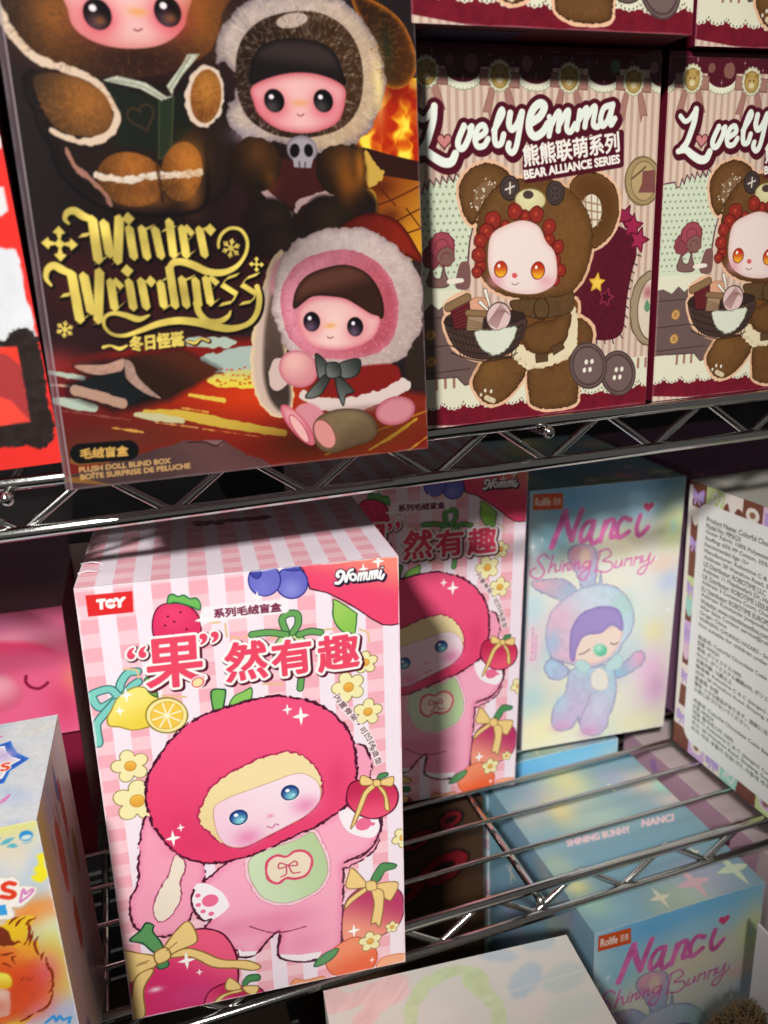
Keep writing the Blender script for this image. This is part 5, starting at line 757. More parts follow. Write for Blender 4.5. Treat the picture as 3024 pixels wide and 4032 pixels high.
def art_choco_info():
    A = Art(110, 158.2, .2, '#7d4a36'); r = np.random.RandomState(3)
    cols = ['#7d4a36', '#d5b4dc', '#efe6d8', '#a8dccb', '#7d4a36', '#cfe09c', '#efe6d8', '#7d4a36', '#e6c4d8']
    step = 13.2
    for i in range(9):
        for j in range(13):
            if 0 < i < 8 and 0 < j < 11: continue
            c = cols[(i*1+(11-j)*2) % 9]; x, y = i*step, 158.2-(j+1)*step
            A.poly(np.array([[x, y], [x+step, y], [x+step, y+step], [x, y+step]], F4), c, smooth=False)
            k = (i+j*2) % 4; m = np.array([x+step/2, y+step/2]); c2 = cols[(i+j+3) % 9]
            if k == 0:
                for s in (-1, 1): A.poly(np.array([m, m+(s*4.6, 3.6), m+(s*5, 0), m+(s*4.2, -3.4)], F4), '#bfa4dc', ('#9a80c0', .3)); A.poly(np.array([m, m+(s*1, -1), m+(s*2.6, -5.2), m+(s*1, -5)], F4), '#bfa4dc')
            elif k == 1: A.strokes([(np.array([m+(-4, -4), m+(-1, 3), m+(1, 4.5), m+(1.5, 1), m+(-1.5, -1), m+(2, -4), m+(5, 3)], F4), .9)], [(0, (0, 0), '#f6eef4')])
            elif k == 2: A.poly(np.array([[x, y], [x, y+5], [x+2.5, y+8], [x+4.5, y+4], [x+7, y+3], [x+9.5, y+7], [x+13, y+6], [x+13, y]], F4), '#7a4434')
            else: A.poly(ell(m[0], m[1], 4.2, 3.4), c2, ('#f0e6dc', .6)); A.poly(ell(m[0], m[1], 2, 1.6), '#9c6a50')
    A.poly(np.array([[-1, 156], [2.6, 156], [3.4, 40], [2.5, 22], [-1, 22]], F4), '#efe9dc', smooth=False)
    A.part('information_label')
    p0 = P("11.4,147.5 5.5,142.5 9.3,15.5 11.2,9.8"); x0 = float(p0[2][0])-1; t, b = float(p0[0][1])+1.5, float(P("12.1,7.4")[0][1]); R = 7.5; x1 = 104
    arc = [np.array([[cx+R*math.cos(a), cy+R*math.sin(a)] for a in np.linspace(a0, a0+math.pi/2, 8)]) for cx, cy, a0 in ((x1-R, t-R, 0), (x0+R, t-R, math.pi/2), (x0+R, b+R, math.pi), (x1-R, b+R, 1.5*math.pi))]
    A.poly(np.vstack(arc).astype(F4), '#f2f4ee', smooth=False)
    A.part('information_label/printed_text')
    q = P("12.2,139.9 11.0,16.0"); sp = (q[0][1]-q[1][1])/(len(INFO)-1); xl = x0+6.5
    for i, s in enumerate(INFO):
        if not s: continue
        wd = sum(1.0 if ord(c) > 0x2e80 else .52 for c in s)*sp*.86; y = q[0][1]-i*sp
        A.text(s, np.array([[xl, y-.1*sp], [min(xl+wd, 101), y-.1*sp], [xl, y+.66*sp]], F4), [(.04, (0, 0), '#33372f')])
    A.part(None); return A
def art_choco_top():
    A = Art(110, 100, .6, '#b9b6aa'); r = np.random.RandomState(4)
    for i in range(14): A.poly(ell(r.uniform(0, 110), r.uniform(0, 100), r.uniform(5, 16), r.uniform(2, 6), r.uniform(0, 3)), ['#6a3a2a', '#d8d8d0', '#7f9a3c', '#efe9f2', '#a98cba', '#d8d8d0'][i % 6], fuzz=(1.2, 5), soft=.8)
    return A
# ------------------------------------------------------------------ the yellow and blue paint box
def art_paint_top():
    A = Art(100, 63.4, .3, '#c9ccce'); r = np.random.RandomState(9)
    for i in range(60): A.blob(r.uniform(0, 100), r.uniform(0, 64), r.uniform(3, 9), r.uniform(2, 5), ['#b4c2d6', '#d8d6d2', '#d6d2b8', '#bccbd4', '#dcd9dc', '#a9bcd4'][i % 6], .5, r.uniform(0, 3))
    sl = A.win(0, 0, 100, 64); A.rgb *= (1+.05*noise(A.X, A.Y, 1.3, 2, 3))[..., None]
    A.part('star_label')
    A.poly(np.vstack([P("68.9,54.8 82.0,48.9 85.5,50.1 86.7,46.0 88.9,41.1 93.5,35.9 91.4,33.4 88.1,30.2 87.3,23.6 86.0,23.3 75.0,23.3")]), '#2a56b4', smooth=False, rim=('#3a8ad8', 1.6)); A.poly(P("69.4,52.2 82.4,46.9 83.6,46.9 84.8,42.6 87.1,38.9 90.3,36.1 87.8,34.1 86.6,30.7 85.9,26.7 74.4,26.6"), '#d9d0d8', ('#f4f4f8', .7), smooth=False); A.blob(*P("84.8,40.9")[0], 4, 4, '#bca8d0', .8)
    for i, ch in ((3, 'S'),):
        o = P("85.0,31.0 87.7,31.2 84.6,35.6"); d = (o[1]-o[0])*1.15; k = 3-i; A.text(ch, np.array([o[0]-d*k, o[1]-d*k, o[2]-d*k], F4), [(.6, (0, 0), '#f4e6d2'), (.2, (0, 0), '#df3a22')])
    A.part(None)
    A.strokes([(P("86.1,12.6 87.8,13.5 89.2,15.2 90.0,16.1 89.2,13.7 87.8,12.3"), .8)], [(0, (0, 0), '#cf7ab4')]); A.strokes([(P("80.7,53.4 81.7,54.3"), 1.2)], [(0, (0, 0), '#cf7ab4')])
    return A
def art_paint_front():
    A = Art(100, 120, .3, '#d2d6d4'); r = np.random.RandomState(12); b = A.blob
    for i in range(90): b(r.uniform(0, 100), r.uniform(0, 120), r.uniform(3, 9), r.uniform(2, 6), ['#a9c6e2', '#e2ddd0', '#e4dfa8', '#b9d8dc', '#d9d2e0', '#c3d2e8', '#e9e4c4'][i % 7], .55, r.uniform(0, 3))
    b(50, 121, 70, 6, '#e6e24c', .95); b(90, 112, 8, 5, '#e2d2b4', .7); b(86, 75, 30, 6, '#a9d4e8', .6)
    A.poly(P("98.4,107.2 100.3,107.2 99.9,102.8 100.1,99.9 99.2,98.3 96.8,97.4 95.9,98.9 95.5,100.3 96.8,100.8 96.2,103.1 97.6,104.2"), '#f2e62e', fuzz=(.8, 1.6), soft=.3)
    b(*P("94.0,87.3")[0], 9, 5, '#ee9040', .95); b(*P("96.8,85.3")[0], 6, 5, '#ee8a3c', .9); b(*P("98.3,78.4")[0], 5, 7, '#dfe9e6', .9); b(*P("96.7,68.5")[0], 6, 12, '#dfd84a', .9); b(*P("96.0,52.9")[0], 7, 9, '#e9dc4c', .9); b(*P("96.6,45.3")[0], 8, 8, '#b8c0e0', .95)
    A.part('printed_lettering')
    A.poly(P("81.4,103.4 88.1,101.8 90.0,101.6 91.6,99.7 91.5,97.6 92.9,97.4 94.7,96.7 96.2,95.7 95.3,93.6 93.0,91.3 90.3,90.1 88.1,90.4 88.3,88.3 87.7,86.6 83.9,86.8 78.6,88.2"), '#f6f2e6', ('#cfc8b8', .4), fuzz=(.4, 2))
    A.strokes([(P("90.1,98.9 88.6,99.7 87.0,99.1 87.1,97.6 89.1,96.1 89.3,94.8 87.9,94.3 85.8,95.3"), 1.6)], [(0, (0, 0), '#e6432a')]); A.strokes([(P("90.6,92.0 92.0,96.0 92.5,95.7 92.5,94.4 94.5,95.6 94.9,95.0 93.3,93.4 90.6,91.8"), .7)], [(0, (0, 0), '#d878bc')]); A.poly(P("79.5,93.3 86.3,92.2 86.2,88.3 78.8,89.3"), '#3fa4e2', smooth=False, fuzz=(.3, 1))
    A.part('round_emblem')
    c = P("96.2,115.2")[0]; A.poly(ell(c[0], c[1], 2.0, 1.9), '#2f8fd0', smooth=False); A.poly(ell(c[0], c[1]-.55, 1.5, .85), '#cfe0d8', smooth=False); A.strokes([(c+np.array([[-1.4, -2.3], [0, -2.5], [1.4, -2.2]], F4), .4)], [(0, (0, 0), '#7cc0c8')])
    A.part(None)
    for q in (P("88.9,114.0 90.6,114.6 92.6,115.3"), P("90.6,112.8 91.9,112.7 93.1,112.2"), P("88.1,115.6 88.9,116.1")): A.strokes([(q, [.6, 1.7, .6])], [(0, (0, 0), '#5cb4c4')])
    A.part('printed_fur_ball')
    fu = P("59.4,86.1 62.9,90.5 73.6,90.5 81.2,87.5 84.1,85.1 87.1,86.4 91.0,86.1 94.2,85.0 91.4,81.7 90.4,77.5 93.2,75.4 92.4,70.7 94.1,67.0 95.1,61.6 94.8,57.3 93.4,51.7 90.7,47.4 86.9,45.9 83.7,44.5 70.7,44.4 57.0,46.7 53.5,63.7 54.8,76.5")
    A.poly(fu, '#ecc42c', fuzz=(.9, 2.0), soft=.2)
    A.poly(P("57.3,75.7 63.7,81.1 74.3,79.5 85.6,75.9 88.0,71.4 91.1,69.9 93.3,67.3 94.8,62.1 94.6,58.2 93.2,53.0 90.0,48.5 86.5,46.9 82.6,46.2 78.5,46.4 67.7,43.9 57.8,50.4 55.2,65.0"), '#df5524', fuzz=(.7, 2), soft=.3, rim=('#e89a4a', 5), tex=(.08, 3)); b(*P("93.3,63.4")[0], 4, 7, '#e486ac', .9, -.3); b(*P("89.4,48.7")[0], 7, 4, '#e07a8c', .8, .6); b(*P("88.9,61.3")[0], 10, 9, '#d9482a', .7); b(*P("87.0,72.4")[0], 7, 5, '#ea8a34', .7)
    A.poly(P("71.8,84.1 75.5,85.9 83.5,84.5 85.0,82.2 85.6,79.0 85.4,76.4 71.8,80.7"), '#7c341e', fuzz=(.5, 2)); A.poly(P("78.7,67.0 82.0,66.3 83.2,63.6 82.1,60.4 77.7,61.2"), G('#f4e65a', '#e8b82c', P("81.9,65.6")[0], P("80.5,61.0")[0]), ('#d89a24', .4)); A.poly(P("71.2,62.6 80.9,60.1 81.5,55.9 80.7,51.7 79.1,49.5 69.2,51.8"), '#ecd2bc', rim=('#e0a090', 3)); b(*P("78.1,53.9")[0], 3, 4, '#dc7a68', .8)
    for q in (P("90.6,82.9 91.8,84.2 93.3,84.5 94.4,85.1"), P("87.8,83.2 89.1,84.9 90.9,85.8"), P("86.1,84.5 87.7,86.2 89.4,86.5"), P("91.4,83.6 91.6,81.3 90.6,77.8 88.9,75.3"), P("92.3,79.7 91.2,76.9 90.2,74.8"), P("93.5,77.4 92.1,75.4 92.1,72.3 92.6,70.2"), P("92.9,68.2 93.5,70.0 94.2,70.9"), P("94.4,68.9 94.4,65.3 95.3,62.3 94.9,59.3 93.8,58.4"), P("95.0,58.8 94.2,55.9 92.8,54.4"), P("94.4,54.8 93.0,51.1 91.2,48.9 88.7,48.1 90.7,47.6"), P("87.2,47.8 85.0,46.6 82.5,45.9"), P("86.0,62.1 86.9,63.3"), P("87.1,62.1 88.3,62.9"), P("88.0,61.4 89.6,62.4"), P("81.6,73.8 83.8,73.5 85.5,73.5"), P("81.5,70.4 82.8,69.6 84.0,68.0"), P("85.9,72.0 84.7,71.6 85.3,69.1"), P("85.7,76.3 87.3,77.3 88.0,76.7")): A.strokes([(q, [.3, .95, .7, .25])], [(0, (0, 0), '#8a3218')], fuzz=(.2, 1))
    A.part(None)
    for q in (P("90.2,42.7 92.9,44.6 93.4,42.3 94.6,44.0 95.5,42.0 97.8,42.4 97.0,40.2"),): A.strokes([(q, 1.0)], [(0, (0, 0), '#3a9ae0')], smooth=False)
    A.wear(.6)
    return A
def art_paint_side():
    A = Art(63.4, 120, .45, '#cdbfb2'); r = np.random.RandomState(21); b = A.blob
    for i in range(40): b(r.uniform(0, 64), r.uniform(0, 120), r.uniform(2, 5), r.uniform(5, 14), ['#c2c6cc', '#d9cdb8', '#cbbcae', '#b4b4bc'][i % 4], .5)
    b(4, 110, 7, 40, '#e0cc4a', .8); b(20, 112, 8, 10, '#a4b4c8', .7)
    for x, y, w, h, c in ((24, 88, 9, 30, '#c4603a'), (40, 95, 6, 26, '#b0503a'), (28, 55, 8, 22, '#b8543a'), (48, 70, 7, 20, '#9a8638'), (36, 108, 5, 16, '#5c6a9c'), (10, 20, 12, 16, '#6a74a0'), (34, 30, 9, 14, '#a8a0a8')): A.poly(ell(x, y, w/2, h/2), c, fuzz=(.9, 2.5), soft=.3)
    for i in range(16): x, y = r.uniform(8, 60), r.uniform(5, 110); A.strokes([(np.array([[x, y], [x+1, y-9]], F4), .7)], [(0, (0, 0), '#6a5a68')])
    return A
# ------------------------------------------------------------------ the rest of the rack
def art_pig_front():
    A = Art(100, 64.5, .35, '#ee6c98'); b = A.blob
    b(20, 60, 44, 12, '#eee47c', 1); b(35, 52, 30, 9, '#f2ea98', .95); b(70, 60, 24, 10, '#dc7aa8', .9); b(64, 48, 30, 5, '#f2b0b0', .8); b(85, 52, 14, 4, '#ea90b0', .8)
    A.part('printed_plush')
    A.poly(P("50.7,49.2 63.7,51.7 76.3,50.4 86.9,47.9 93.9,43.6 98.8,39.6 104.4,41.3 105.8,37.4 101.7,3.6 44.2,8.6"), G('#ee4676', '#ea6690', P("80.5,49.4")[0], P("79.1,39.3")[0]), soft=1.2); b(*P("81.7,25.5")[0], 20, 14, '#e2658a', .8); b(*P("99.8,26.0")[0], 5, 8, '#e88a72', .9); b(*P("94.8,14.9")[0], 8, 12, '#d8446e', .7)
    A.poly(P("61.2,35.1 69.8,35.1 74.6,32.1 77.4,26.3 76.6,21.1 73.0,17.5 67.1,16.4 58.7,18.6"), G('#eaa0ac', '#cf5c7c', P("69.0,29.4")[0], r=14), soft=1.6)
    A.strokes([(P("80.5,32.2 80.0,29.6 81.4,26.7 84.8,25.0 87.6,26.1 89.2,27.4"), 1.5)], [(0, (0, 0), '#8a1c3c')])
    A.part(None); return A
def art_pig_top():
    A = Art(100, 120, .7, '#8d3860'); A.blob(40, 6, 50, 22, '#e0d878', .9); A.blob(80, 6, 30, 20, '#d878a8', .8); return A
def art_clover_top():
    A = Art(109, 105, .35, '#dedad0'); b = A.blob; r = np.random.RandomState(6)
    for i in range(26): b(r.uniform(0, 109), r.uniform(0, 105), r.uniform(5, 12), r.uniform(3, 8), ['#e6dfd4', '#d9dad0', '#e8d8d2', '#d6dcd4'][i % 4], .5)
    pk = lambda x, y: (hexc('#ecc8c4')+.04*noise(x*.7-y*.7, (x+y)*.15, 1.6, 3)[..., None]).astype(F4)
    for q, w in ((P("2.7,97.2 14.5,98.1 30.6,100.7"), 9), (P("-1.3,101.1 4.7,102.2"), 7), (P("12.5,105.7 19.0,108.2"), 6), (P("13.6,87.7 23.1,94.4 30.7,96.4"), 8)): A.strokes([(q, w)], [(0, (0, 0), pk)], fuzz=(1, 4), soft=.6)
    for q, c in ((P("75.9,102.9 83.7,99.9 77.2,106.4"), '#c3ced4'), (P("82.6,87.7 90.4,88.4 86.9,95.3"), '#c0cdd4'), (P("98.7,84.7 108.8,84.8 101.7,91.2"), '#cbd3ce'), (P("95.6,103.6 103.2,103.0 97.1,107.1"), '#c6d0d0'), (P("95.7,70.4 107.5,69.8 98.5,76.4"), '#d4d8d0')): A.poly(ell3(q), c, soft=1.0, fuzz=(.6, 3))
    gr = lambda x, y: (hexc('#cfdcb0')+.03*noise(x, y, 3, 3)[..., None]).astype(F4)
    A.part('printed_paw')
    A.strokes([(P("31.3,80.3 33.7,87.4 40.0,95.2 48.3,98.6 56.7,100.0 60.0,96.8 63.1,91.7 65.8,85.4 67.2,79.6 65.2,71.0"), 5.5), (P("59.4,97.0 59.3,91.3 63.6,86.0 64.4,81.7"), 4.5), (P("58.4,99.5 65.0,96.9 66.9,92.0 65.1,86.9"), 3.4)], [(0, (0, 0), gr)], fuzz=(.8, 4), soft=.4)
    A.part(None)
    A.strokes([(np.array([[-1, y], [110, y+6]], F4), .3) for y in (20, 50, 80)], [(0, (0, 0), '#e4e0d8')], soft=.4, mark=False)
    return A
def art_red_front():
    A = Art(150, 130, .45, '#e2322c'); bk = lambda x, y: (hexc('#2c2422')+.03*noise(x, y, 2, 3)[..., None]).astype(F4)
    A.part('printed_snow')
    A.poly(P("120.4,64.1 144.8,64.9 148.2,62.8 148.6,54.2 149.2,46.1 149.6,39.2 145.3,38.1 139.9,37.2 114.6,35.2"), '#d9dcde', fuzz=(.8, 3), tex=(.04, 4)); A.poly(P("140.6,82.7 148.3,81.5 148.3,75.2 146.3,73.8 138.8,72.8"), '#dcdada', smooth=False); A.poly(P("142.8,95.0 150.4,95.0 149.8,91.7 142.1,91.2"), '#dcdada', smooth=False)
    A.part('brush_strokes')
    A.strokes([(P("132.0,37.5 141.7,37.9 146.6,38.0 151.1,38.2"), 2.0), (P("145.2,37.6 145.3,30.0 144.7,21.6 144.8,15.5 144.4,9.7"), 9.0), (P("124.5,11.7 135.4,11.3 141.1,11.6 145.2,12.4"), 9.0)], [(0, (0, 0), bk)], fuzz=(.7, 1.0), smooth=True)
    A.part('printed_panel')
    A.poly(P("134.2,35.1 142.3,35.2 143.5,30.7 143.1,18.7 143.1,14.2 135.9,13.7 130.4,14.0"), '#a83a3a', smooth=False, fuzz=(.4, 2)); A.poly(P("137.3,21.8 138.8,21.0 143.0,13.9 138.7,13.9 135.9,13.7 130.4,14.0 132.3,24.4"), '#ea4a3c', smooth=False); A.poly(P("134.6,37.3 143.4,36.9 143.4,31.0 141.0,33.9 139.6,35.2 134.3,35.9"), '#e8402f', smooth=False)
    A.part(None); return A
def art_lips():
    A = Art(112, 160, .5, '#46301f'); r = np.random.RandomState(8)
    A.part('printed_lips')
    for x, y, rx, ry, ro in ((86, 118, 17, 10, .3), (58, 108, 18, 9, .25), (30, 118, 12, 9, .2), (72, 142, 10, 6, .4), (45, 148, 12, 8, .2), (92, 150, 8, 6, .3)):
        A.poly(ell(x, y, rx, ry, ro), '#7c1a20', ('#1c1010', 1.6), fuzz=(.8, 4)); A.poly(ell(x, y, rx*.5, ry*.4, ro), '#2a1210', fuzz=(.5, 3))
    A.part(None); return A
def art_stripes():
    A = Art(110, 120, .5, '#2c211a'); u = A.X/6.1; f = u-np.floor(u); m = (np.abs(f-.5) < .07)[..., None]; A.rgb[:] = np.where(m, hexc('#7a5c2c'), A.rgb); A.poly(ell(52, 60, 12, 16), '#2c211a'); return A
def art_purple_side():
    A = Art(120, 155, .5, '#c9a2b4'); r = np.random.RandomState(2)
    for i in range(26): A.poly(ell(r.uniform(0, 120), r.uniform(60, 155), r.uniform(3, 8), r.uniform(2, 5), r.uniform(0, 3)), ['#6c2430', '#b48ac0', '#8a3040'][i % 3], fuzz=(.8, 3))
    return A
# ------------------------------------------------------------------ materials
def mat(name, col, rough=.5, metal=0.0, coat=0.0, spec=.5, bump=0.0, bscale=200):
    m = bpy.data.materials.new(name); m.use_nodes = True; nt = m.node_tree; b = nt.nodes['Principled BSDF']
    b.inputs['Base Color'].default_value = tuple(float(x) for x in (np.asarray(hexc(col))**2.2))+(1,)
    b.inputs['Roughness'].default_value = rough; b.inputs['Metallic'].default_value = metal
    b.inputs['Coat Weight'].default_value = coat; b.inputs['Coat Roughness'].default_value = .16; b.inputs['Specular IOR Level'].default_value = spec
    if bump:
        n = nt.nodes.new('ShaderNodeTexNoise'); n.inputs['Scale'].default_value = bscale; n.inputs['Detail'].default_value = 3
        tc = nt.nodes.new('ShaderNodeTexCoord'); nt.links.new(tc.outputs['Object'], n.inputs['Vector'])
        bp = nt.nodes.new('ShaderNodeBump'); bp.inputs['Strength'].default_value = bump; bp.inputs['Distance'].default_value = .0006
        nt.links.new(n.outputs['Fac'], bp.inputs['Height']); nt.links.new(bp.outputs['Normal'], b.inputs['Normal'])
    return m
def print_mat(name, rough=.38, coat=0.0, spec=.4, metal=0.0, bump=.25, grain=.05):
    m = mat(name, '#ffffff', rough, metal, coat, spec); nt = m.node_tree; b = nt.nodes['Principled BSDF']
    at = nt.nodes.new('ShaderNodeAttribute'); at.attribute_name = 'ink'
    tc = nt.nodes.new('ShaderNodeTexCoord'); n = nt.nodes.new('ShaderNodeTexNoise'); n.inputs['Scale'].default_value = 2600; n.inputs['Detail'].default_value = 1
    nt.links.new(tc.outputs['Object'], n.inputs['Vector'])
    r = nt.nodes.new('ShaderNodeMapRange'); r.inputs['To Min'].default_value = 1-grain; r.inputs['To Max'].default_value = 1+grain
    nt.links.new(n.outputs['Fac'], r.inputs['Value'])
    mx = nt.nodes.new('ShaderNodeMix'); mx.data_type = 'RGBA'; mx.blend_type = 'MULTIPLY'; mx.inputs['Factor'].default_value = 1
    nt.links.new(at.outputs['Color'], mx.inputs['A']); nt.links.new(r.outputs['Result'], mx.inputs['B'])
    nt.links.new(mx.outputs['Result'], b.inputs['Base Color'])
    w = nt.nodes.new('ShaderNodeTexNoise'); w.inputs['Scale'].default_value = 45; w.inputs['Detail'].default_value = 2
    nt.links.new(tc.outputs['Object'], w.inputs['Vector'])
    bp = nt.nodes.new('ShaderNodeBump'); bp.inputs['Strength'].default_value = bump; bp.inputs['Distance'].default_value = .0008
    nt.links.new(w.outputs['Fac'], bp.inputs['Height']); nt.links.new(bp.outputs['Normal'], b.inputs['Normal'])
    return m
M_CARD = print_mat('printed_card', .32, .22); M_GLOSS = print_mat('glossy_printed_card', .25, .3); M_FOIL = print_mat('gold_foil', .4, 0, .6, .2)
M_MATTE = print_mat('matt_printed_card', .55)
M_CHROME = mat('chrome_wire', '#cfcfca', .14, 1.0, bump=.05, bscale=700)
M_DARK = mat('dark_back_board', '#171012', .8)
M_FLOOR = mat('dark_floor', '#1a1614', .7)
_mats = {}
def plain(col, rough=.45):
    if (col, rough) not in _mats: _mats[(col, rough)] = mat('card_'+col.strip('#'), col, rough)
    return _mats[(col, rough)]
# ------------------------------------------------------------------ objects
def link(o, parent=None):
    C.objects.link(o)
    if parent: o.parent = parent
    return o
def tag(o, label=None, cat=None, group=None, kind=None):
    for k, v in (('label', label), ('category', cat), ('group', group), ('kind', kind)):
        if v: o[k] = v
    return o
def from_bm(name, bm, m, parent=None, smooth=False):
    me = bpy.data.meshes.new(name); bm.to_mesh(me); bm.free(); me.materials.append(m)
    if smooth: me.polygons.foreach_set('use_smooth', [True]*len(me.polygons))
    return link(bpy.data.objects.new(name, me), parent)
def rbox(w, d, h, r=.0006, o=(0, 0, 0), seg=2):
    bm = bmesh.new(); bmesh.ops.create_cube(bm, size=1)
    for v in bm.verts: v.co = Vector(((v.co.x+.5)*w+o[0], (v.co.y+.5)*d+o[1], (v.co.z+.5)*h+o[2]))
    if r: bmesh.ops.bevel(bm, geom=list(bm.edges), offset=r, segments=seg, affect='EDGES', profile=.5)
    return bm
def tube(bm, pts, r, n=12, caps=True):
    pts = [Vector(p) for p in pts]; rings = []; N = None
    for i, p in enumerate(pts):
        t = (pts[min(i+1, len(pts)-1)]-pts[max(i-1, 0)]).normalized()
        if N is None: N = t.orthogonal().normalized()
        N = (N-t*N.dot(t)).normalized(); B = t.cross(N)
        rings.append([bm.verts.new(p+r*(math.cos(2*math.pi*k/n)*N+math.sin(2*math.pi*k/n)*B)) for k in range(n)])
    for a, b in zip(rings, rings[1:]):
        for k in range(n): bm.faces.new((a[k], a[(k+1) % n], b[(k+1) % n], b[k]))
    if caps: bm.faces.new(rings[0][::-1]); bm.faces.new(rings[-1])
    return bm
E_ = .00006
AXES = dict(front=lambda w, h, d: ((0, -E_, 0), (1, 0, 0), (0, 0, 1)), top=lambda w, h, d: ((0, 0, h+E_), (1, 0, 0), (0, 1, 0)),
            right=lambda w, h, d: ((w+E_, 0, 0), (0, 1, 0), (0, 0, 1)), left=lambda w, h, d: ((-E_, d, 0), (0, -1, 0), (0, 0, 1)))
def panels(art, side, dims, root, pname, mats):
    """cut the painted sheet into its printed pieces, one mesh each"""
    o, u, v = (np.array(a) for a in AXES[side](*dims))
    nx, ny = art.nx, art.ny
    co = (o[None, None]+art.X[..., None]/1000*u+art.Y[..., None]/1000*v).reshape(-1, 3).astype(F4)
    lin = np.clip(art.rgb, 0, 1).reshape(-1, 3); lin = np.where(lin <= .04045, lin/12.92, ((lin+.055)/1.055)**2.4).astype(F4)
    j, i = np.meshgrid(np.arange(ny-1), np.arange(nx-1), indexing='ij'); a = (j*nx+i).ravel()
    quads = np.stack([a, a+1, a+nx+1, a+nx], 1); ids = art.id[:-1, :-1].ravel()
    made = {}
    for k, nm in enumerate(art.parts):
        q = quads[ids == k]
        if len(q) == 0: continue
        used, inv = np.unique(q, return_inverse=True); inv = inv.reshape(-1)
        name = nm.split('/')[-1] if nm else pname
        me = bpy.data.meshes.new(name); me.vertices.add(len(used)); me.vertices.foreach_set('co', co[used].ravel())
        me.loops.add(len(inv)); me.loops.foreach_set('vertex_index', inv.astype(np.int32))
        me.polygons.add(len(q)); me.polygons.foreach_set('loop_start', np.arange(0, len(inv), 4, dtype=np.int32))
        try: me.polygons.foreach_set('loop_total', np.full(len(q), 4, np.int32))
        except Exception: pass
        at = me.color_attributes.new('ink', 'FLOAT_COLOR', 'POINT')
        at.data.foreach_set('color', np.hstack([lin[used], np.ones((len(used), 1), F4)]).ravel())
        me.update(); me.materials.append(mats.get(name, mats['']))
        par = root
        if '/' in nm and nm.split('/')[0] in made: par = made[nm.split('/')[0]]
        elif nm and made.get('') is not None and nm in art.sub: par = made['']
        made[nm] = link(bpy.data.objects.new(name, me), par)
    return made
Art.sub = ()
def root_at(name, loc, ex, ey, ez, label, cat, group=None):
    o = bpy.data.objects.new(name, None); C.objects.link(o); o.empty_display_size = .01
    o.matrix_world = Matrix(((ex[0], ey[0], ez[0], loc[0]), (ex[1], ey[1], ez[1], loc[1]), (ex[2], ey[2], ez[2], loc[2]), (0, 0, 0, 1)))
    return tag(o, label, cat, group)
def pose(a, l=0.0, m=0.0):
    ex = np.array([math.cos(a), math.sin(a), 0]); ey = np.array([-math.sin(a), math.cos(a), 0]); ez = np.array([0, 0, 1.])
    up = math.cos(l)*ez+math.sin(l)*ey; ey2 = math.cos(l)*ey-math.sin(l)*ez
    return math.cos(m)*ex-math.sin(m)*up, ey2, math.cos(m)*up+math.sin(m)*ex
def carton(name, label, loc, rot, dims, body, faces, cat='box', group=None, r=.0006, mats=None):
    w, h, d = dims; root = root_at(name, loc, *pose(*rot), label, cat, group)
    from_bm('carton', rbox(w, d, h, r), plain(body), root)
    for side, (art, m) in faces.items():
        mm = {'': m, 'gold_title': M_FOIL, 'gold_subtitle': M_FOIL}
        if mats: mm.update(mats)
        panels(art, side, dims, root, side+'_panel', mm)
    return root
def dup(root, loc, rot, label, name=None):
    c = root.copy(); C.objects.link(c); ex, ey, ez = pose(*rot)
    if name: c.name = name
    c.matrix_world = Matrix(((ex[0], ey[0], ez[0], loc[0]), (ex[1], ey[1], ez[1], loc[1]), (ex[2], ey[2], ez[2], loc[2]), (0, 0, 0, 1)))
    c['label'] = label
    for ch in root.children:
        k = ch.copy(); C.objects.link(k); k.parent = c
        for g in ch.children:
            q = g.copy(); C.objects.link(q); q.parent = k
    return c
ZU, ZL, Z3, YF = -.0603, -.2786, -.4552, .2728
# ------------------------------------------------------------------ setting
tag(from_bm('back_wall', rbox(3, .04, 2.4, 0, (-1.4, .72, -1.3)), M_DARK), kind='structure')
tag(from_bm('floor', rbox(4, 4, .04, 0, (-1.8, -2.6, -1.3)), M_FLOOR), kind='structure')
# ------------------------------------------------------------------ chrome wire shelves
def wire_shelf(z, label, phase, rods):
    """z is the top of the deck; rails, zigzag, deck wires and cross rods of one shelf"""
    t = root_at('wire_shelf', (0, YF, z), (1, 0, 0), (0, 1, 0), (0, 0, 1), label, 'shelf', 'chrome wire shelves of the display rack')
    x0, x1, R = -.42, .62, .0023
    zt, zb = -R-.0001, -R-.0166
    for nm, zz in (('top_rail', zt), ('bottom_rail', zb)):
        from_bm(nm, tube(bmesh.new(), [(x0, 0, zz), (x1, 0, zz)], R, 16), M_CHROME, t, True)
    per = .0479; pts = []; n0 = math.floor((x0-phase)/per)+1; k = n0
    while phase+k*per < x1-.03:
        lo = phase+k*per
        for dx, zz in ((-.0022, zb+.0012), (0, zb+.0004), (.0022, zb+.0012), (per/2-.0022, zt-.0012), (per/2, zt-.0004), (per/2+.0022, zt-.0012)):
            pts.append((lo+dx, .0026, zz))
        k += 1
    from_bm('zigzag_wire', tube(bmesh.new(), pts, .0015, 10), M_CHROME, t, True)
    for i in range(1, 13):
        y = i*.0251-.001
        from_bm('deck_wire', tube(bmesh.new(), [(x0, y, -.0013), (x1, y, -.0013)], .0012, 8), M_CHROME, t, True)
    for x in rods:
        bm = tube(bmesh.new(), [(x, -.0046, -.0062), (x, -.004, -.0062), (x, .31, -.0062)], .0019, 12); bmesh.ops.create_uvsphere(bm, u_segments=14, v_segments=8, radius=.0024, matrix=Matrix.Translation((x, -.0036, -.0062)))
        from_bm('cross_rod', bm, M_CHROME, t, True)
    for nm, zz in (('rear_rail', zt), ('rear_rail', zb)):
        from_bm(nm, tube(bmesh.new(), [(x0, .312, zz), (x1, .312, zz)], R, 10), M_CHROME, t, True)
    return t
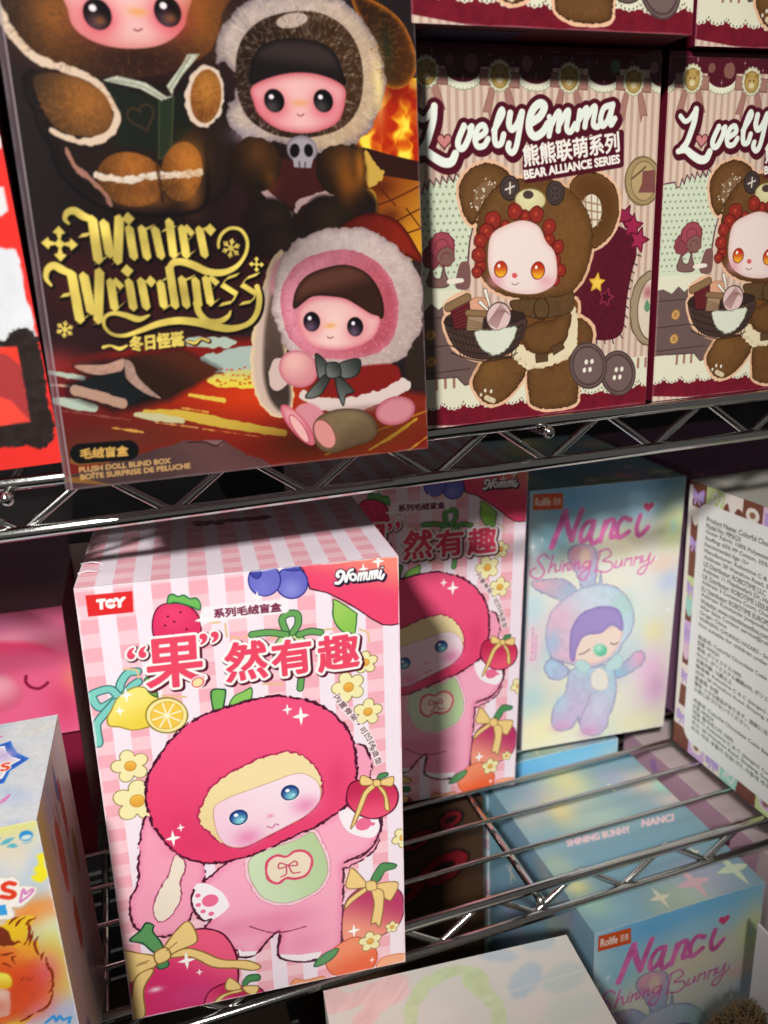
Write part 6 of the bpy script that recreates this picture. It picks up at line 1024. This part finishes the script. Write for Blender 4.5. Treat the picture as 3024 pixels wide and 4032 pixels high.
wire_shelf(ZU, 'upper chrome wire shelf carrying the tall dark gold-lettered box and the maroon boxes', -.0362, (-.228, -.038, .152, .342))
wire_shelf(ZL, 'middle chrome wire shelf under the large pink striped box', .1035, (-.23, -.0395, .151, .341))
wire_shelf(Z3, 'lowest chrome wire shelf in the dark beneath the blue box', .1035, (-.23, -.0395, .151, .341))
# ------------------------------------------------------------------ boxes on the middle shelf
M_FILM = mat('shrink_film', '#efe9ea', .12, coat=.5)
fside = (art_fruit_side(), M_CARD)
fruit = carton('toy_box', 'large pink striped box printed with a red hooded plush, front of the middle shelf', (-.0288, .2658, ZL), (-.0827, .0126, .0301), (.1098, .18, .085), '#f6d4da',
    dict(front=(art_fruit_front(), M_CARD), top=(art_fruit_top(), M_CARD), right=fside, left=fside), group='pink striped fruit boxes', r=.0009)
for a, b, m in (((-.0003, .0241, .1802), (.0076, .0216, .18035), (.004, .0232, .1808)), ((-.0003, .0139, .1802), (.0065, .0138, .1803), (.003, .0142, .1807))):
    from_bm('film_crease', tube(bmesh.new(), [a, m, b], .00022, 8), M_FILM, fruit, True)
dup(fruit, (.0684, .3566, ZL), (-.0807, -.008, .0368), 'pink striped box standing in shade, half hidden behind the large front one')
bfront = art_bunny_front(); bside = (art_bunny_side(), M_GLOSS)
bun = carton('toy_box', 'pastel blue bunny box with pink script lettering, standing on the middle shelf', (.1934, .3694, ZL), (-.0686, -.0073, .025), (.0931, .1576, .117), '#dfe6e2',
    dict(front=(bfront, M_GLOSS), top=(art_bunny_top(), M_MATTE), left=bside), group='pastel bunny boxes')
dup(bun, (.1706, .2543, Z3), (-.02, 0, 0), 'pastel bunny box seen from above through the deck wires')
dup(bun, (.168, .3745, Z3+.0085), (-.02, 0, 0), 'pastel bunny box of which only a blue strip shows beneath the standing one')
carton('toy_box', 'brown patchwork box showing its white information label, right end of the shelf', (.2801, .3457, ZL), (-1.5745, 0, 0), (.11, .1582, .1), '#e9e2dc',
    dict(front=(art_choco_info(), M_MATTE), top=(art_choco_top(), M_GLOSS)))
carton('toy_box', 'purple sided box in the dark behind the patchwork label box', (.2985, .47, ZL), (-1.5745, 0, 0), (.11, .157, .1), '#7d5a74', {})
carton('toy_box', 'pale blue and yellow painted box with an orange fur ball, at the left edge', (-.1419, .2388, ZL), (-.0495, 0, 0), (.1, .12, .0634), '#dcd8c8',
    dict(front=(art_paint_front(), M_CARD), top=(art_paint_top(), M_MATTE), right=(art_paint_side(), M_CARD)))
carton('toy_box', 'hot pink box with a closed smiling eye, behind the pale blue painted box', (-.1405, .375, -.2065), (-.02, 0, .03), (.1, .0645, .12), '#8a2c4c',
    dict(front=(art_pig_front(), M_GLOSS), top=(art_pig_top(), M_GLOSS)))
carton('toy_box', 'plain dark maroon box carrying the hot pink box', (-.1425, .378, ZL), (-.02, 0, .03), (.1, .0715, .12), '#7a1c38', {})
wb = carton('toy_box', 'white box with an orange corner label, mostly hidden behind the large pink striped box', (-.0395, .44, ZL), (0, 0, .02), (.09, .1415, .12), '#dcdacb', {})
from_bm('corner_label', rbox(.02, .0004, .012, 0, (.012, -.0004, .108)), plain('#e0521c'), wb)
from_bm('lid', rbox(.0904, .1204, .0012, .0003, (-.0002, -.0002, .1416)), plain('#2e2a2c'), wb)
# ------------------------------------------------------------------ boxes on the upper shelf
wm = None
win = carton('toy_box', 'tall dark box with gold blackletter title and three plush toys, on the upper shelf', (-.0188, .2455, ZU), (.0446, .0369, .0165), (.1147, .155, .11), '#8a7f84', dict(front=(art_winter_front(), M_GLOSS)))
bear = carton('toy_box', 'maroon bear box with a lettered plate, directly right of the tall dark box', (.0971, .2709, ZU), (.0252, 0, 0), (.1003, .1252, .1), '#5c1426', dict(front=(art_bear_front(), M_CARD)), group='maroon bear boxes')
dup(bear, (.201, .2741, ZU), (0, 0, 0), 'maroon bear box on the upper shelf, cut off by the right edge of the photo')
e3 = dup(bear, (.0967, .2553, .0655), (.022, 0, 0), 'maroon bear box stacked above the fully visible one, only its bottom strip in view')
from_bm('barcode_label', rbox(.034, .022, .0002, 0, (.006, .004, -.0002)), plain('#3c3450'), e3)
dup(bear, (.2085, .2705, .0655), (.0, 0, 0), 'maroon bear box stacked in the top right corner of the photo')
carton('toy_box', 'red box with white snow and black brush strokes, left edge of the upper shelf', (-.1702, .2721, ZU), (-.0039, 0, -.02), (.15, .13, .11), '#5c1214', dict(front=(art_red_front(), M_GLOSS)))
# ------------------------------------------------------------------ boxes on the lowest shelf
carton('toy_box', 'pale cream box lid with a green paw print, bottom edge of the photo', (.036, .158, Z3), (-.095, 0, 0), (.109, .165, .105), '#dcd8cc', dict(top=(art_clover_top(), M_MATTE)), r=.0012)
carton('toy_box', 'dark brown box with red lips, standing below the deck wires', (.052, .36, Z3), (0, 0, 0), (.112, .16, .1), '#3a281c', dict(front=(art_lips(), M_CARD)))
carton('toy_box', 'dark box with thin gold stripes, below the front of the large pink striped box', (-.075, .287, Z3), (0, 0, 0), (.11, .12, .06), '#241a14', dict(front=(art_stripes(), M_CARD)))
carton('toy_box', 'mauve box with maroon marks, low at the right beside the blue bunny lid', (.2815, .395, Z3), (-1.5745, 0, 0), (.13, .155, .1), '#cbb8b8', dict(front=(art_purple_side(), M_CARD)))
# fluffy toy and clear case in the bottom right corner
def fluff(name, label, c, r, col, col2, n, seed):
    rr = np.random.RandomState(seed); root = root_at(name, c, (1, 0, 0), (0, 1, 0), (0, 0, 1), label, 'toy')
    bm = bmesh.new(); bmesh.ops.create_icosphere(bm, subdivisions=3, radius=1)
    for v in bm.verts: v.co = Vector((v.co.x*r[0], v.co.y*r[1], v.co.z*r[2]+r[2]))
    from_bm('body', bm, plain(col, .9), root, True); bm = bmesh.new()
    for i in range(n):
        d = Vector(rr.normal(size=3)).normalized(); p = Vector((d.x*r[0], d.y*r[1], d.z*r[2]+r[2])); t = d.orthogonal().normalized(); t.rotate(__import__('mathutils').Quaternion(d, rr.uniform(0, 6.3)))
        L = rr.uniform(.004, .008); w = .0005; tip = p+(d*.6+t*.7).normalized()*L; s = d.cross(t)*w; m = p+(d*.8+t*.2)*L*.5
        a = [bm.verts.new(p-s), bm.verts.new(p+s), bm.verts.new(m+s*.8), bm.verts.new(m-s*.8), bm.verts.new(tip)]
        bm.faces.new((a[0], a[1], a[2], a[3])); bm.faces.new((a[3], a[2], a[4]))
    o = from_bm('fur', bm, plain(col2, .9), root); o['kind'] = 'stuff'
fluff('plush_toy', 'shaggy tan plush toy in the dark bottom right corner', (.232, .222, Z3), (.024, .02, .0595), '#4e3c28', '#7a6444', 2600, 4)
fluff('plush_toy', 'shaggy purple plush toy beside the tan one, bottom edge of the photo', (.2, .214, Z3), (.018, .018, .0565), '#33203a', '#4e3458', 1800, 5)
cc = root_at('display_case', (.2385, .18, Z3), *pose(-.03), 'clear edged white case with a red stripe, bottom right corner', 'case')
from_bm('panel', rbox(.06, .0012, .14, .0003), plain('#827f7c', .2), cc); from_bm('side', rbox(.0012, .05, .16, .0004, (0, .0014, 0)), plain('#e4e2de', .15), cc)
from_bm('red_stripe', rbox(.0004, .01, .15, 0, (-.0006, .02, .004)), plain('#c0402c', .3), cc)
